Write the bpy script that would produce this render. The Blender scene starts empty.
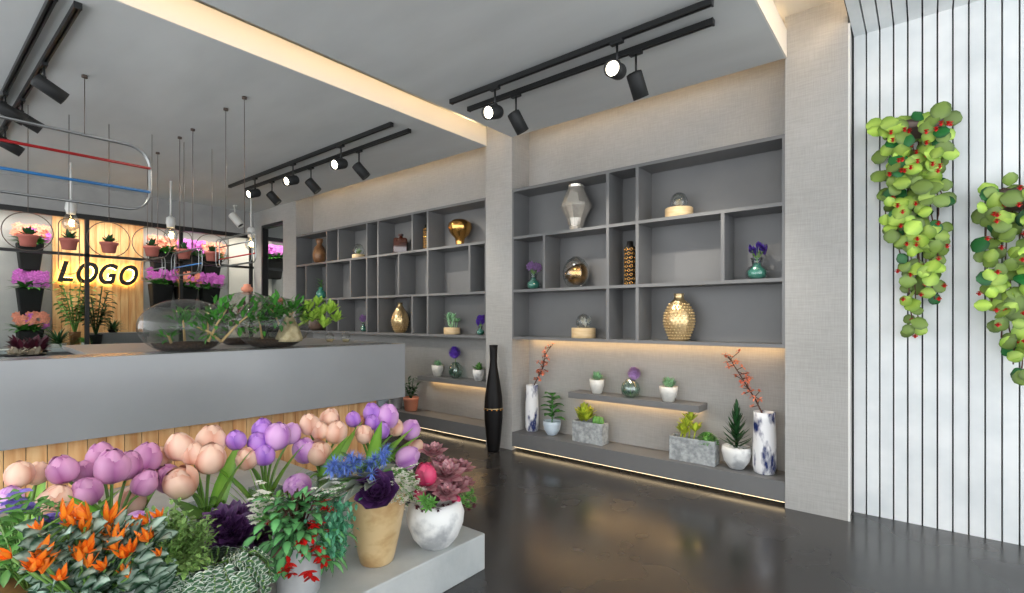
import bpy, math, random
from mathutils import Vector, Matrix, Euler
R = random.Random(7)
PI = math.pi
COL = bpy.context.scene.collection
V = Vector

# ------------------------------------------------------------------ camera and measuring helpers
EYE = 1.4
YAW = math.radians(39.1)
F = 507.0
FW = V((-math.sin(YAW), math.cos(YAW), 0)); RT = V((math.cos(YAW), math.sin(YAW), 0))

def at(px, py, X=None, Y=None, Z=None):
    """the point of the real plane X=, Y= or Z= that is seen at px, py"""
    d = FW + RT*((px-512)/F) + V((0, 0, (318-py)/F))
    if X is not None: s = X/d.x
    elif Y is not None: s = Y/d.y
    else: s = (Z-EYE)/d.z
    return V((0, 0, EYE)) + d*s

def mpp(p):
    """metres per pixel at point p"""
    return (p.x*FW.x + p.y*FW.y)/F

# ------------------------------------------------------------------ mesh builder
class MB:
    def __init__(s): s.v = []; s.f = []; s.uv = []
    def add(s, vs, fs, uvs=None):
        o = len(s.v); s.v += [tuple(v) for v in vs]
        s.f += [tuple(i+o for i in f) for f in fs]
        s.uv += uvs if uvs else [(0.5, 0.5)]*len(vs)
        return s
    def box(s, x0, x1, y0, y1, z0, z1):
        return s.add([(x0,y0,z0),(x1,y0,z0),(x1,y1,z0),(x0,y1,z0),(x0,y0,z1),(x1,y0,z1),(x1,y1,z1),(x0,y1,z1)],
              [(0,3,2,1),(4,5,6,7),(0,1,5,4),(1,2,6,5),(2,3,7,6),(3,0,4,7)])
    def lathe(s, prof, c=(0,0,0), n=24, sx=1, sy=1, cap=True, rot=None, twist=0):
        c = V(c); vs = []; fs = []; uv = []
        for k, (r, z) in enumerate(prof):
            for i in range(n):
                a = 2*PI*i/n + twist*k
                p = V((r*math.cos(a)*sx, r*math.sin(a)*sy, z))
                if rot: p = rot @ p
                vs.append(p+c); uv.append((i/n, k/(len(prof)-1)))
        for k in range(len(prof)-1):
            for i in range(n):
                j = (i+1) % n
                fs.append((k*n+i, k*n+j, (k+1)*n+j, (k+1)*n+i))
        if cap:
            if prof[0][0] > 1e-5: fs.append(tuple(reversed(range(n))))
            if prof[-1][0] > 1e-5: fs.append(tuple(range((len(prof)-1)*n, len(prof)*n)))
        return s.add(vs, fs, uv)
    def ball(s, c, r, n=10, m=7, sz=1.0):
        return s.lathe([(r*math.sin(PI*k/m) + 1e-6, -r*sz*math.cos(PI*k/m)) for k in range(m+1)], c, n, cap=False)
    def tube(s, pts, r, n=6, closed=False, r1=None):
        pts = [V(p) for p in pts]; m = len(pts); vs = []; fs = []
        up = V((0,0,1)); prev = None
        for k, p in enumerate(pts):
            if closed: t = pts[(k+1) % m]-pts[k-1]
            else: t = pts[min(k+1, m-1)]-pts[max(k-1, 0)]
            if t.length < 1e-9: t = V((0,0,1))
            t.normalize()
            if prev is None:
                a = up if abs(t.dot(up)) < .9 else V((1,0,0))
                nn = t.cross(a).normalized()
            else:
                nn = prev - t*prev.dot(t)
                nn = nn.normalized() if nn.length > 1e-6 else t.orthogonal().normalized()
            prev = nn; b = t.cross(nn)
            rr = r if r1 is None else r + (r1-r)*k/(m-1)
            for i in range(n):
                a = 2*PI*i/n
                vs.append(p + nn*(rr*math.cos(a)) + b*(rr*math.sin(a)))
        for k in range(m if closed else m-1):
            q = (k+1) % m
            for i in range(n):
                j = (i+1) % n
                fs.append((k*n+i, k*n+j, q*n+j, q*n+i))
        if not closed:
            fs.append(tuple(reversed(range(n)))); fs.append(tuple(range((m-1)*n, m*n)))
        return s.add(vs, fs, [(0.5, k/m) for k in range(m) for _ in range(n)])
    def leaf(s, p, d, L, W, bend=.6, up=None, segs=4, cup=.25, shape=0, tipw=0.0):
        """a curved blade: p base, d direction, L length, W full width"""
        p = V(p); d = V(d).normalized(); up = V(up) if up else V((0,0,1))
        side = d.cross(up)
        if side.length < 1e-3: side = d.cross(V((1,.3,0)))
        side.normalize(); nrm = side.cross(d).normalized()
        vs = []; uv = []; fs = []
        for k in range(segs+1):
            t = k/segs
            if shape == 0: w = math.sin(PI*min(1, t*.92+.06)**.85)        # ovate
            elif shape == 1: w = (1-t)**.6*(1-.3*(1-t))                    # dagger
            elif shape == 2: w = math.sin(PI*(t**1.6*.9+.05))+.05          # spoon, wide near the tip
            else: w = math.sqrt(max(0, 1-(2*t*.97-.98)**2))               # round
            w = max(w, tipw)*W/2
            for j in (-1, 0, 1):
                vs.append(p + side*(j*w) + nrm*(abs(j)*cup*w)); uv.append(((j+1)/2, t))
            if k < segs:
                a = -bend/segs
                q = Matrix.Rotation(a, 3, side); d = q @ d; nrm = q @ nrm
                p = p + d*(L/segs)
        for k in range(segs):
            for j in (0, 1):
                a = k*3+j
                fs.append((a, a+1, a+4, a+3))
        return s.add(vs, fs, uv)
    def build(s, name, mat, parent=None, world=False, smooth=True, bevel=0):
        me = bpy.data.meshes.new(name)
        off = V(parent.location) if (parent is not None and world) else V((0,0,0))
        me.from_pydata([tuple(V(v)-off) for v in s.v], [], s.f); me.update()
        uvl = me.uv_layers.new(name='UVMap')
        li = [0]*len(me.loops); me.loops.foreach_get('vertex_index', li)
        flat = []
        for i in li: flat += s.uv[i]
        uvl.data.foreach_set('uv', flat)
        if smooth:
            me.polygons.foreach_set('use_smooth', [True]*len(me.polygons))
        o = bpy.data.objects.new(name, me); COL.objects.link(o)
        me.materials.append(mat)
        if parent is not None: o.parent = parent
        if bevel:
            b = o.modifiers.new('bevel', 'BEVEL'); b.width = bevel; b.segments = 2; b.limit_method = 'ANGLE'
        return o

def box(x0,x1,y0,y1,z0,z1): return MB().box(x0,x1,y0,y1,z0,z1)

def tag(o, label, cat, group=None, kind=None):
    o['label'] = label; o['category'] = cat
    if group: o['group'] = group
    if kind: o['kind'] = kind
    return o
def thing(name, label, cat, loc=(0,0,0), group=None, rz=0):
    o = bpy.data.objects.new(name, None); COL.objects.link(o); o.empty_display_size = .05
    o.location = loc; o.rotation_euler = (0, 0, rz)
    return tag(o, label, cat, group)
def struct(o):
    o['kind'] = 'structure'; return o
def dup(o, loc=None, label=None, parent=None, rz=None):
    c = o.copy(); COL.objects.link(c)
    if parent is not None: c.parent = parent
    if loc is not None: c.location = loc
    if rz is not None: c.rotation_euler = (0, 0, rz)
    if label: c['label'] = label
    for ch in list(o.children): dup(ch, parent=c)
    return c

# ------------------------------------------------------------------ materials
def C(r, g=None, b=None):
    """sRGB 0..255 to linear"""
    if g is None: r, g, b = r
    f = lambda x: (x/255/12.92) if x/255 <= .04045 else ((x/255+.055)/1.055)**2.4
    return (f(r), f(g), f(b), 1)
def mat(name, col, rough=.5, metal=0, noise=None, bump=None, emit=None, spec=None, trans=0, island=0, sss=0, coord='Object', stretch=(1,1,1), coat=0):
    """noise=(scale, colour2, low, high); bump=(scale, strength); island = brightness spread per separate piece"""
    m = bpy.data.materials.new(name); m.use_nodes = True
    nt = m.node_tree; N = nt.nodes; Lk = nt.links; b = N['Principled BSDF']
    b.inputs['Base Color'].default_value = C(col); b.inputs['Roughness'].default_value = rough; b.inputs['Metallic'].default_value = metal
    if spec is not None: b.inputs['Specular IOR Level'].default_value = spec
    if trans: b.inputs['Transmission Weight'].default_value = trans
    if coat: b.inputs['Coat Weight'].default_value = coat
    if sss: b.inputs['Subsurface Weight'].default_value = sss; b.inputs['Subsurface Radius'].default_value = (.02,.01,.01)
    if emit:
        b.inputs['Emission Color'].default_value = C(emit[0]); b.inputs['Emission Strength'].default_value = emit[1]
    tc = N.new('ShaderNodeTexCoord'); mp = N.new('ShaderNodeMapping'); mp.inputs['Scale'].default_value = stretch
    Lk.new(tc.outputs[coord], mp.inputs['Vector'])
    out = None
    if noise:
        nz = N.new('ShaderNodeTexNoise'); nz.inputs['Scale'].default_value = noise[0]; nz.inputs['Detail'].default_value = 6
        Lk.new(mp.outputs[0], nz.inputs['Vector'])
        cr = N.new('ShaderNodeValToRGB'); cr.color_ramp.elements[0].color = C(col); cr.color_ramp.elements[1].color = C(noise[1])
        cr.color_ramp.elements[0].position = noise[2]; cr.color_ramp.elements[1].position = noise[3]
        Lk.new(nz.outputs['Fac'], cr.inputs[0]); out = cr.outputs[0]
    if island:
        g = N.new('ShaderNodeNewGeometry'); hs = N.new('ShaderNodeHueSaturation'); mr = N.new('ShaderNodeMapRange')
        mr.inputs['To Min'].default_value = 1-island; mr.inputs['To Max'].default_value = 1+island
        Lk.new(g.outputs['Random Per Island'], mr.inputs['Value']); Lk.new(mr.outputs[0], hs.inputs['Value'])
        if out: Lk.new(out, hs.inputs['Color'])
        else: hs.inputs['Color'].default_value = C(col)
        out = hs.outputs[0]
    if out: Lk.new(out, b.inputs['Base Color'])
    if bump:
        n2 = N.new('ShaderNodeTexNoise'); n2.inputs['Scale'].default_value = bump[0]; n2.inputs['Detail'].default_value = 4
        Lk.new(mp.outputs[0], n2.inputs['Vector'])
        bp = N.new('ShaderNodeBump'); bp.inputs['Strength'].default_value = bump[1]; bp.inputs['Distance'].default_value = .01
        Lk.new(n2.outputs['Fac'], bp.inputs['Height']); Lk.new(bp.outputs[0], b.inputs['Normal'])
    return m
def emis(name, col, s):
    m = bpy.data.materials.new(name); m.use_nodes = True; nt = m.node_tree; nt.nodes.remove(nt.nodes['Principled BSDF'])
    e = nt.nodes.new('ShaderNodeEmission'); e.inputs[0].default_value = C(col); e.inputs[1].default_value = s
    nt.links.new(e.outputs[0], nt.nodes['Material Output'].inputs[0]); return m
def thin_glass(name, tint=(255,255,255), gloss=.25, base=.04, rough=.02):
    m = bpy.data.materials.new(name); m.use_nodes = True; nt = m.node_tree; N = nt.nodes; N.remove(N['Principled BSDF'])
    t = N.new('ShaderNodeBsdfTransparent'); t.inputs[0].default_value = C(tint)
    g = N.new('ShaderNodeBsdfGlossy'); g.inputs['Roughness'].default_value = rough
    lw = N.new('ShaderNodeLayerWeight'); lw.inputs[0].default_value = .35
    mr = N.new('ShaderNodeMapRange'); mr.inputs['To Min'].default_value = base; mr.inputs['To Max'].default_value = gloss
    mx = N.new('ShaderNodeMixShader'); mr.inputs['From Min'].default_value = .5 if name == 'window_pane' else 0; nt.links.new(lw.outputs['Facing'], mr.inputs['Value']); nt.links.new(mr.outputs[0], mx.inputs[0])
    nt.links.new(t.outputs[0], mx.inputs[1]); nt.links.new(g.outputs[0], mx.inputs[2]); nt.links.new(mx.outputs[0], N['Material Output'].inputs[0])
    return m
def leafmat(name, col, edge, mid=None, rough=.45, lo=.25, hi=.45, spread=.25, alongnoise=0):
    """leaf: colour by distance from the midrib (a real marking of the leaf)"""
    m = bpy.data.materials.new(name); m.use_nodes = True; nt = m.node_tree; N = nt.nodes; L = nt.links; b = N['Principled BSDF']
    b.inputs['Roughness'].default_value = rough
    uv = N.new('ShaderNodeUVMap'); sp = N.new('ShaderNodeSeparateXYZ'); L.new(uv.outputs[0], sp.inputs[0])
    a = N.new('ShaderNodeMath'); a.operation = 'SUBTRACT'; a.inputs[1].default_value = .5; L.new(sp.outputs[0], a.inputs[0])
    c = N.new('ShaderNodeMath'); c.operation = 'ABSOLUTE'; L.new(a.outputs[0], c.inputs[0])
    last = c.outputs[0]
    if alongnoise:
        nz = N.new('ShaderNodeTexNoise'); nz.inputs['Scale'].default_value = alongnoise
        tc = N.new('ShaderNodeTexCoord'); L.new(tc.outputs['Object'], nz.inputs['Vector'])
        mm = N.new('ShaderNodeMath'); mm.operation = 'MULTIPLY_ADD'; mm.inputs[1].default_value = .6; L.new(nz.outputs['Fac'], mm.inputs[0]); L.new(last, mm.inputs[2])
        ms = N.new('ShaderNodeMath'); ms.operation = 'SUBTRACT'; ms.inputs[1].default_value = .3; L.new(mm.outputs[0], ms.inputs[0]); last = ms.outputs[0]
    cr = N.new('ShaderNodeValToRGB'); cr.color_ramp.elements[0].color = C(col); cr.color_ramp.elements[1].color = C(edge)
    cr.color_ramp.elements[0].position = lo; cr.color_ramp.elements[1].position = hi
    L.new(last, cr.inputs[0])
    g = N.new('ShaderNodeNewGeometry'); hs = N.new('ShaderNodeHueSaturation'); mr = N.new('ShaderNodeMapRange')
    mr.inputs['To Min'].default_value = 1-spread; mr.inputs['To Max'].default_value = 1+spread
    L.new(g.outputs['Random Per Island'], mr.inputs['Value']); L.new(mr.outputs[0], hs.inputs['Value']); L.new(cr.outputs[0], hs.inputs['Color'])
    L.new(hs.outputs[0], b.inputs['Base Color'])
    return m

def linen(name, col, col2):
    m = bpy.data.materials.new(name); m.use_nodes = True; nt = m.node_tree; N = nt.nodes; L = nt.links; b = N['Principled BSDF']
    b.inputs['Roughness'].default_value = .75; b.inputs['Specular IOR Level'].default_value = .25
    tc = N.new('ShaderNodeTexCoord'); outs = []
    for sc in ((170, 170, 9), (9, 9, 170), (1.5, 1.5, 1.5)):
        mp = N.new('ShaderNodeMapping'); mp.inputs['Scale'].default_value = sc; L.new(tc.outputs['Object'], mp.inputs[0])
        nz = N.new('ShaderNodeTexNoise'); nz.inputs['Scale'].default_value = 1; nz.inputs['Detail'].default_value = 3; L.new(mp.outputs[0], nz.inputs[0]); outs.append(nz.outputs['Fac'])
    a = N.new('ShaderNodeMath'); a.operation = 'ADD'; L.new(outs[0], a.inputs[0]); L.new(outs[1], a.inputs[1])
    a2 = N.new('ShaderNodeMath'); a2.operation = 'ADD'; L.new(a.outputs[0], a2.inputs[0]); L.new(outs[2], a2.inputs[1])
    mr = N.new('ShaderNodeMapRange'); mr.inputs['From Min'].default_value = 1.1; mr.inputs['From Max'].default_value = 1.9; L.new(a2.outputs[0], mr.inputs[0])
    mx = N.new('ShaderNodeMix'); mx.data_type = 'RGBA'; mx.inputs[6].default_value = C(col); mx.inputs[7].default_value = C(col2)
    L.new(mr.outputs[0], mx.inputs[0]); L.new(mx.outputs[2], b.inputs['Base Color'])
    return m

def floor_mat():
    m = mat('floor_tile', (40,40,42), .24, noise=(1.3, (70,67,65), .3, .8), stretch=(1, .5, 1))
    nt = m.node_tree; N = nt.nodes; L = nt.links; b = N['Principled BSDF']
    b.inputs['Specular IOR Level'].default_value = .75
    tc = N.new('ShaderNodeTexCoord'); mp = N.new('ShaderNodeMapping'); mp.inputs['Location'].default_value = (.35, .1, 0); L.new(tc.outputs['Object'], mp.inputs[0])
    br = N.new('ShaderNodeTexBrick'); br.offset = 0; br.inputs['Scale'].default_value = 1; br.inputs['Brick Width'].default_value = 1.2; br.inputs['Row Height'].default_value = 1.2
    br.inputs['Mortar Size'].default_value = .0025; br.inputs['Color1'].default_value = (1,1,1,1); br.inputs['Color2'].default_value = (.9,.9,.9,1); br.inputs['Mortar'].default_value = (.35,.35,.35,1)
    L.new(mp.outputs[0], br.inputs['Vector'])
    src = b.inputs['Base Color'].links[0].from_socket
    mx = N.new('ShaderNodeMix'); mx.data_type = 'RGBA'; mx.blend_type = 'MULTIPLY'; mx.inputs[0].default_value = 1
    L.new(src, mx.inputs[6]); L.new(br.outputs['Color'], mx.inputs[7]); L.new(mx.outputs[2], b.inputs['Base Color'])
    n3 = N.new('ShaderNodeTexNoise'); n3.inputs['Scale'].default_value = 1.5; n3.inputs['Detail'].default_value = 3; L.new(tc.outputs['Object'], n3.inputs[0])
    mr = N.new('ShaderNodeMapRange'); mr.inputs['From Min'].default_value = .3; mr.inputs['From Max'].default_value = .7; mr.inputs['To Min'].default_value = .14; mr.inputs['To Max'].default_value = .36
    L.new(n3.outputs['Fac'], mr.inputs[0]); L.new(mr.outputs[0], b.inputs['Roughness'])
    return m

M = dict(
 floor=floor_mat(),
 ceil=mat('ceiling_plaster', (196,198,198), .8, noise=(.9, (208,210,210), .3, .7), stretch=(1,3,1)),
 fascia=mat('white_fascia', (225,222,215), .6),
 linen=linen('linen_wallpaper', (160,158,154), (180,178,175)),
 concrete=mat('concrete_wall', (150,150,150), .7, noise=(2.5, (172,171,169), .3, .7)),
 slat=mat('white_slat', (222,226,227), .5, noise=(3.5, (238,240,240), .35, .65), island=.03),
 dark=mat('dark_gap', (62,66,68), .8),
 shelf=mat('grey_lacquer', (108,108,109), .42, noise=(3, (115,115,115), .3, .7)), worktop=mat('worktop_stone', (150,148,145), .5),
 counter=mat('grey_lacquer_counter', (142,145,148), .2, noise=(1.5, (150,153,156), .3, .7)),
 plinth=mat('pale_concrete', (165,170,171), .55, noise=(4, (190,193,192), .3, .7), bump=(30,.15)),
 wood=mat('pine_plank', (214,152,94), .5, noise=(3.2, (238,194,138), .35, .65), stretch=(7,7,.7), island=.16),
 black=mat('black_metal', (26,27,28), .4, 0),
 blackin=mat('black_matte', (34,35,36), .6),
 steel=mat('brushed_steel', (150,152,152), .3, .9),
 brown_metal=mat('bronze_wire', (95,82,75), .4, .5),
 white=mat('white_paint', (225,224,220), .45),
 led_cove=emis('cove_led', (255,218,168), 24), led=emis('warm_led', (255,206,140), 11), led_low=emis('ledge_led', (255,226,180), 2.2),
 led_side=emis('warm_led_soft', (255,214,160), 8),
 lens=emis('spot_lens', (255,244,220), 9),
 filament=emis('bulb_filament', (255,214,150), 30),
 glass=thin_glass('clear_glass', (236,240,240), .75, .06),
 pane=thin_glass('window_pane', (250,252,251), .12, .0),
 terr=thin_glass('terrarium_glass', (242,242,240), .6, .02),
 greenglass=thin_glass('green_glass', (196,226,214), .7, .2, .08),
 tealglass=mat('teal_glass', (70,150,130), .12, spec=.8, coat=.5),
 red=mat('red_paint', (165,25,30), .35), blue=mat('blue_paint', (50,120,185), .35),
 terracotta=mat('terracotta', (176,98,86), .7, noise=(20,(190,112,98),.3,.7)),
 terra2=mat('salmon_clay', (214,140,112), .7),
 soil=mat('soil', (48,34,26), .9, noise=(60,(80,60,46),.4,.6), bump=(80,.6)),
 silver=mat('mercury_glass', (240,232,220), .22, .75),
 gold=mat('hammered_gold', (222,194,146), .3, .85),
 goldb=mat('bright_gold', (226,172,98), .18, 1),
 amber=mat('dark_amber_glass', (66,28,14), .08, spec=.9, coat=.6),
 brownc=mat('brown_ceramic', (176,128,84), .35, noise=(9,(120,80,52),.35,.6)),
 darkc=mat('dark_brown_ceramic', (86,66,56), .4, noise=(9,(120,98,84),.35,.6)),
 woodbase=mat('pale_wood_base', (226,200,158), .5, noise=(10,(208,176,130),.3,.7), stretch=(1,1,5)),
 ceramic=mat('white_ceramic', (222,220,214), .3, noise=(14,(198,196,190),.4,.7)),
 marble=mat('marbled_ceramic', (238,238,240), .25, noise=(13,(40,52,105),.50,.62), stretch=(1,1,.4)),
 potblue=mat('pale_blue_glaze', (206,220,232), .3),
 stone=mat('rough_stone', (138,142,144), .85, noise=(26,(182,186,187),.35,.65), bump=(70,.8)),
 vaseblack=mat('black_vase_body', (10,8,9), .5, spec=.25),
 greywhite=mat('grey_washed_ceramic', (232,232,230), .45, noise=(7,(168,170,172),.48,.62)),
 woodvase=mat('tan_glazed_clay', (206,178,132), .35, noise=(6,(176,140,92),.48,.64), stretch=(1,1,1.4), coat=.3),
 greypot=mat('light_grey_pot', (180,182,184), .4, noise=(5,(208,208,208),.4,.7)),
 cream=leafmat('cream_blossom', (186,176,156), (160,146,124)), planter=mat('charcoal_felt', (17,17,19), .85),
 green=leafmat('leaf_green', (70,140,50), (50,105,40)),
 green_d=leafmat('leaf_dark_green', (38,84,42), (28,62,34)),
 green_l=leafmat('leaf_lime', (170,205,80), (128,172,52)),
 green_m=leafmat('leaf_mid_green', (110,165,80), (78,132,60)),
 succ=leafmat('pale_succulent', (150,195,150), (110,160,120)),
 vine=leafmat('vine_leaf', (176,206,86), (122,160,52), lo=.1, hi=.5, spread=.3),
 vine_o=leafmat('olive_vine_leaf', (120,146,64), (88,112,44)),
 vine_d=leafmat('deep_vine_leaf', (20,104,40), (14,76,30)),
 sage=leafmat('sage_leaf', (128,136,122), (176,182,168), lo=.3, hi=.5),
 varieg=leafmat('silver_mottled_leaf', (164,186,170), (44,80,56), lo=.12, hi=.40, alongnoise=40),
 redleafgreen=leafmat('green_centred_dark_leaf', (110,180,110), (30,56,38), lo=.25, hi=.5),
 stringleaf=leafmat('white_edged_leaf', (64,104,72), (222,230,218), lo=.25, hi=.45),
 conifer=leafmat('bush_green', (116,150,82), (140,176,96), spread=.35),
 bluegreen=leafmat('blue_green_leaf', (70,140,104), (96,168,130), spread=.3),
 darkpurple=leafmat('dark_purple_leaf', (70,38,84), (104,60,112), lo=.3, hi=.5, spread=.35),
 maroon=leafmat('maroon_leaf', (84,30,46), (60,24,40)),
 redsucc=leafmat('dusky_pink_leaf', (178,132,136), (150,62,88), lo=.3, hi=.5, spread=.3),
 pinkbud=leafmat('crimson_petal', (196,60,100), (160,36,76)),
 yellowgreen=leafmat('yellow_green_succulent', (196,206,70), (150,176,50)),
 stem=mat('stem_green', (110,150,70), .5), bark=mat('branch_brown', (88,58,46), .7), tanbranch=mat('tan_branch', (196,168,118), .6),
 stemtan=mat('tan_rock', (196,184,148), .8, noise=(18,(160,146,110),.35,.65), bump=(40,.6)),
 tulip_p=leafmat('tulip_lilac', (216,166,218), (176,108,192), lo=.15, hi=.5, spread=.08, rough=.45),
 tulip_m=leafmat('tulip_mauve', (206,146,186), (166,92,148), lo=.15, hi=.5, spread=.08, rough=.45),
 tulip_v=leafmat('tulip_violet', (186,132,214), (144,86,190), lo=.15, hi=.5, spread=.08, rough=.45),
 tulip_c=leafmat('tulip_peach', (238,198,176), (214,150,126), lo=.15, hi=.5, spread=.08, rough=.45),
 tulip_o=leafmat('tulip_orange', (220,150,110), (206,120,90), lo=.15, hi=.5, spread=.08, rough=.45),
 tulipleaf=leafmat('tulip_leaf', (146,200,76), (112,172,56), spread=.2, rough=.4),
 orange=leafmat('orange_petal', (240,132,30), (226,100,20), spread=.2),
 redp=leafmat('red_petal', (212,30,26), (180,16,20), spread=.2),
 coral=leafmat('coral_blossom', (236,146,112), (216,112,84), spread=.25),
 bluep=leafmat('thistle_blue', (90,120,200), (120,150,220), spread=.25),
 violetp=leafmat('violet_petal', (140,120,210), (120,96,196), spread=.2),
 whitep=leafmat('white_blossom', (248,246,236), (238,234,220), spread=.08),
 lilacp=leafmat('lilac_blossom', (186,150,200), (160,120,184), spread=.2),
 purplep=leafmat('purple_blossom', (120,80,200), (96,56,180), spread=.2),
 magenta=leafmat('magenta_blossom', (214,112,206), (190,84,184), spread=.2),
 salmon=leafmat('salmon_blossom', (244,160,132), (232,130,112), spread=.15),
 curtain=mat('light_panel', (196,192,184), .7),
 letter=mat('black_letter', (20,20,20), .4),
 halo=emis('letter_backlight', (255,206,120), 26),
)
# ------------------------------------------------------------------ the room
YF = 4.17      # front of pilasters, shelf units and ledges
YB = 4.47      # back of the two niches
XR0, XR1 = -.795, -.406      # right pilaster
XM0, XM1 = -3.76, -3.39      # middle pilaster
XL0, XL1 = -8.33, -7.91      # left pilaster
XG, XW = -9.44, -10.25       # glazed partition, planted wall behind it
CEIL = 3.30; ROOF = 3.62

struct(box(-11.5, 3.6, -3.0, 7.0, -.12, 0).build('floor', M['floor'], smooth=False))
struct(box(-11.5, 3.6, -3.0, 7.0, ROOF, ROOF+.1).build('ceiling', M['fascia'], smooth=False))
cl = struct(box(-9.5, XM0-.0, -3.0, YF, CEIL, 3.50).build('ceiling', M['ceil'], smooth=False))
struct(box(XM0, XM0+.012, -3.0, YF-.002, CEIL, 3.50).build('trim_1', M['fascia'], smooth=False))
struct(box(XM1, XR0, -3.0, YF, CEIL+.015, 3.52).build('ceiling', M['ceil'], smooth=False))
struct(box(XR0, XR0+.012, -3.0, YF-.002, CEIL+.015, 3.52).build('trim_2', M['fascia'], smooth=False))
# pilasters
struct(box(XR0, XR1, YF, YB+.1, 0, ROOF).build('wall_pilaster_right', M['linen'], smooth=False))
struct(box(XM0, XM1, YF, YB+.1, 0, ROOF).build('wall_pilaster_middle', M['linen'], smooth=False))
struct(box(XL0, XL1, YF, YB+.1, 0, ROOF).build('wall_pilaster_left', M['linen'], smooth=False))
struct(box(XM1, XR0, YB, YB+.1, 0, ROOF).build('wall_back_right_niche', M['linen'], smooth=False))
struct(box(XL1, XM0, YB, YB+.1, 0, ROOF).build('wall_back_left_niche', M['linen'], smooth=False))
# bright corner strip on the right pilaster's return
struct(box(XR1, XR1+.012, YF, YF+.02, 0, CEIL+.13).build('trim_3', M['white'], smooth=False))
# slatted wall and slatted ceiling bay on the right
struct(box(XR1, 3.6, YF+.27, YB+.1, 0, ROOF).build('wall_right', M['dark'], smooth=False))
P0 = .07772; mb = MB()
x = at(866.3, 400, Y=4.40).x - P0
zc = 3.43
while x < 3.5:
    if x > XR1-.01:
        mb.box(x+.0045, x+P0-.0045, 4.40, 4.441, 0, zc)
        mb.box(x+.0045, x+P0-.0045, -3.0, 4.40, zc, zc+.04)
    x += P0
struct(mb.build('wall_right_slats', M['slat'], smooth=False))
struct(box(XR1, 3.6, -3.0, 4.44, zc+.045, zc+.08).build('ceiling_slat_backing', M['dark'], smooth=False))

# wall that closes the left end: header, corner, glazed opening
struct(box(XG-.08, XG+.04, -3.0, 7.0, 2.90, ROOF).build('wall_left', M['concrete'], smooth=False))
xa, xb = at(262, 300, Y=YF).x, XL0
zt = 3.03
mb = MB(); mb.box(XG+.04, xa, YF, YF+.1, 0, ROOF); mb.box(xa, xb, YF, YF+.1, zt, ROOF)
struct(mb.build('wall_back_left_corner', M['linen'], smooth=False))
w2 = struct(box(xa, xb, YF+.045, YF+.051, 0, zt).build('window_2', M['pane'], smooth=False))
mb = MB(); mb.box(xa, xa+.05, YF-.01, YF+.09, 0, zt); mb.box(xa+.05, xb, YF-.01, YF+.09, zt-.05, zt)
struct(mb.build('window_frame', M['black'], w2, smooth=False))
# partition of black metal and glass
w1 = struct(box(XG-.02, XG-.014, -3.0, 7.0, .0, 2.84).build('window_1', M['pane'], smooth=False))
mb = MB(); mb.box(XG-.04, XG+.03, -3.0, 7.0, 2.83, 2.90)
struct(mb.build('window_frame', M['black'], w1, smooth=False))
struct(box(XG-.03, XG+.02, -3.0, 7.0, 2.29, 2.33).build('window_rail', M['black'], w1, smooth=False))
for px in (87, 181, 251):
    y = at(px, 300, X=XG).y
    struct(box(XG-.03, XG+.02, y-.025, y+.025, 0, 2.84).build('window_mullion', M['black'], w1, smooth=False))
for y in (-.6, -1.8, 5.4, 6.6):
    struct(box(XG-.03, XG+.02, y-.025, y+.025, 0, 2.84).build('window_mullion', M['black'], w1, smooth=False))
# planted room behind the glass
struct(box(XW-.1, XW, -3.0, 7.0, 0, ROOF).build('wall_left_inner', M['concrete'], smooth=False))
struct(box(XW, XG-.08, -3.0, 7.0, 3.0, 3.05).build('ceiling_inner_room', M['fascia'], smooth=False))
struct(box(XW-.1, XM0, 7.0, 7.1, 0, ROOF).build('wall_inner_end', M['concrete'], smooth=False))
struct(box(XW-.1, XG, -3.1, -3.0, 0, ROOF).build('wall_inner_near_end', M['concrete'], smooth=False))
y0, y1 = at(52, 300, X=XW).y, at(143, 300, X=XW).y
mb = MB(); n = 11; w = (y1-y0)/n
for i in range(n): mb.box(XW, XW+.025, y0+i*w+.002, y0+(i+1)*w-.002, .0, 2.98)
struct(mb.build('wall_plank_panel', M['wood'], smooth=False))
y2, y3 = at(228, 300, X=XW).y, at(250, 300, X=XW).y
struct(box(XW, XW+.05, y2, y3+.4, 0, 2.98).build('wall_light_panel', M['curtain'], smooth=False))

# ------------------------------------------------------------------ LED strips of the coves
def led(x0,x1,y0,y1,z0,z1, parent, m='led'):
    o = box(x0,x1,y0,y1,z0,z1).build('led_strip', M[m], parent, world=True, smooth=False); o['kind'] = 'structure' if parent is None or parent.get('kind') == 'structure' else ''
    if not o['kind']: del o['kind']
    return o
roof = bpy.data.objects['ceiling']
led(XM1+.1, XR0-.1, YF-.10, YF-.08, 3.53, 3.54, roof, 'led_cove')
led(XL1+.1, XM0-.1, YF-.10, YF-.08, 3.51, 3.52, roof, 'led_cove')
led(XM1+.02, XM1+.04, -3, YF-.1, 3.53, 3.54, roof, 'led_cove')
led(XR1+.0, XR1+.02, -3, YF-.1, 3.53, 3.54, roof, 'led_cove')

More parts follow.
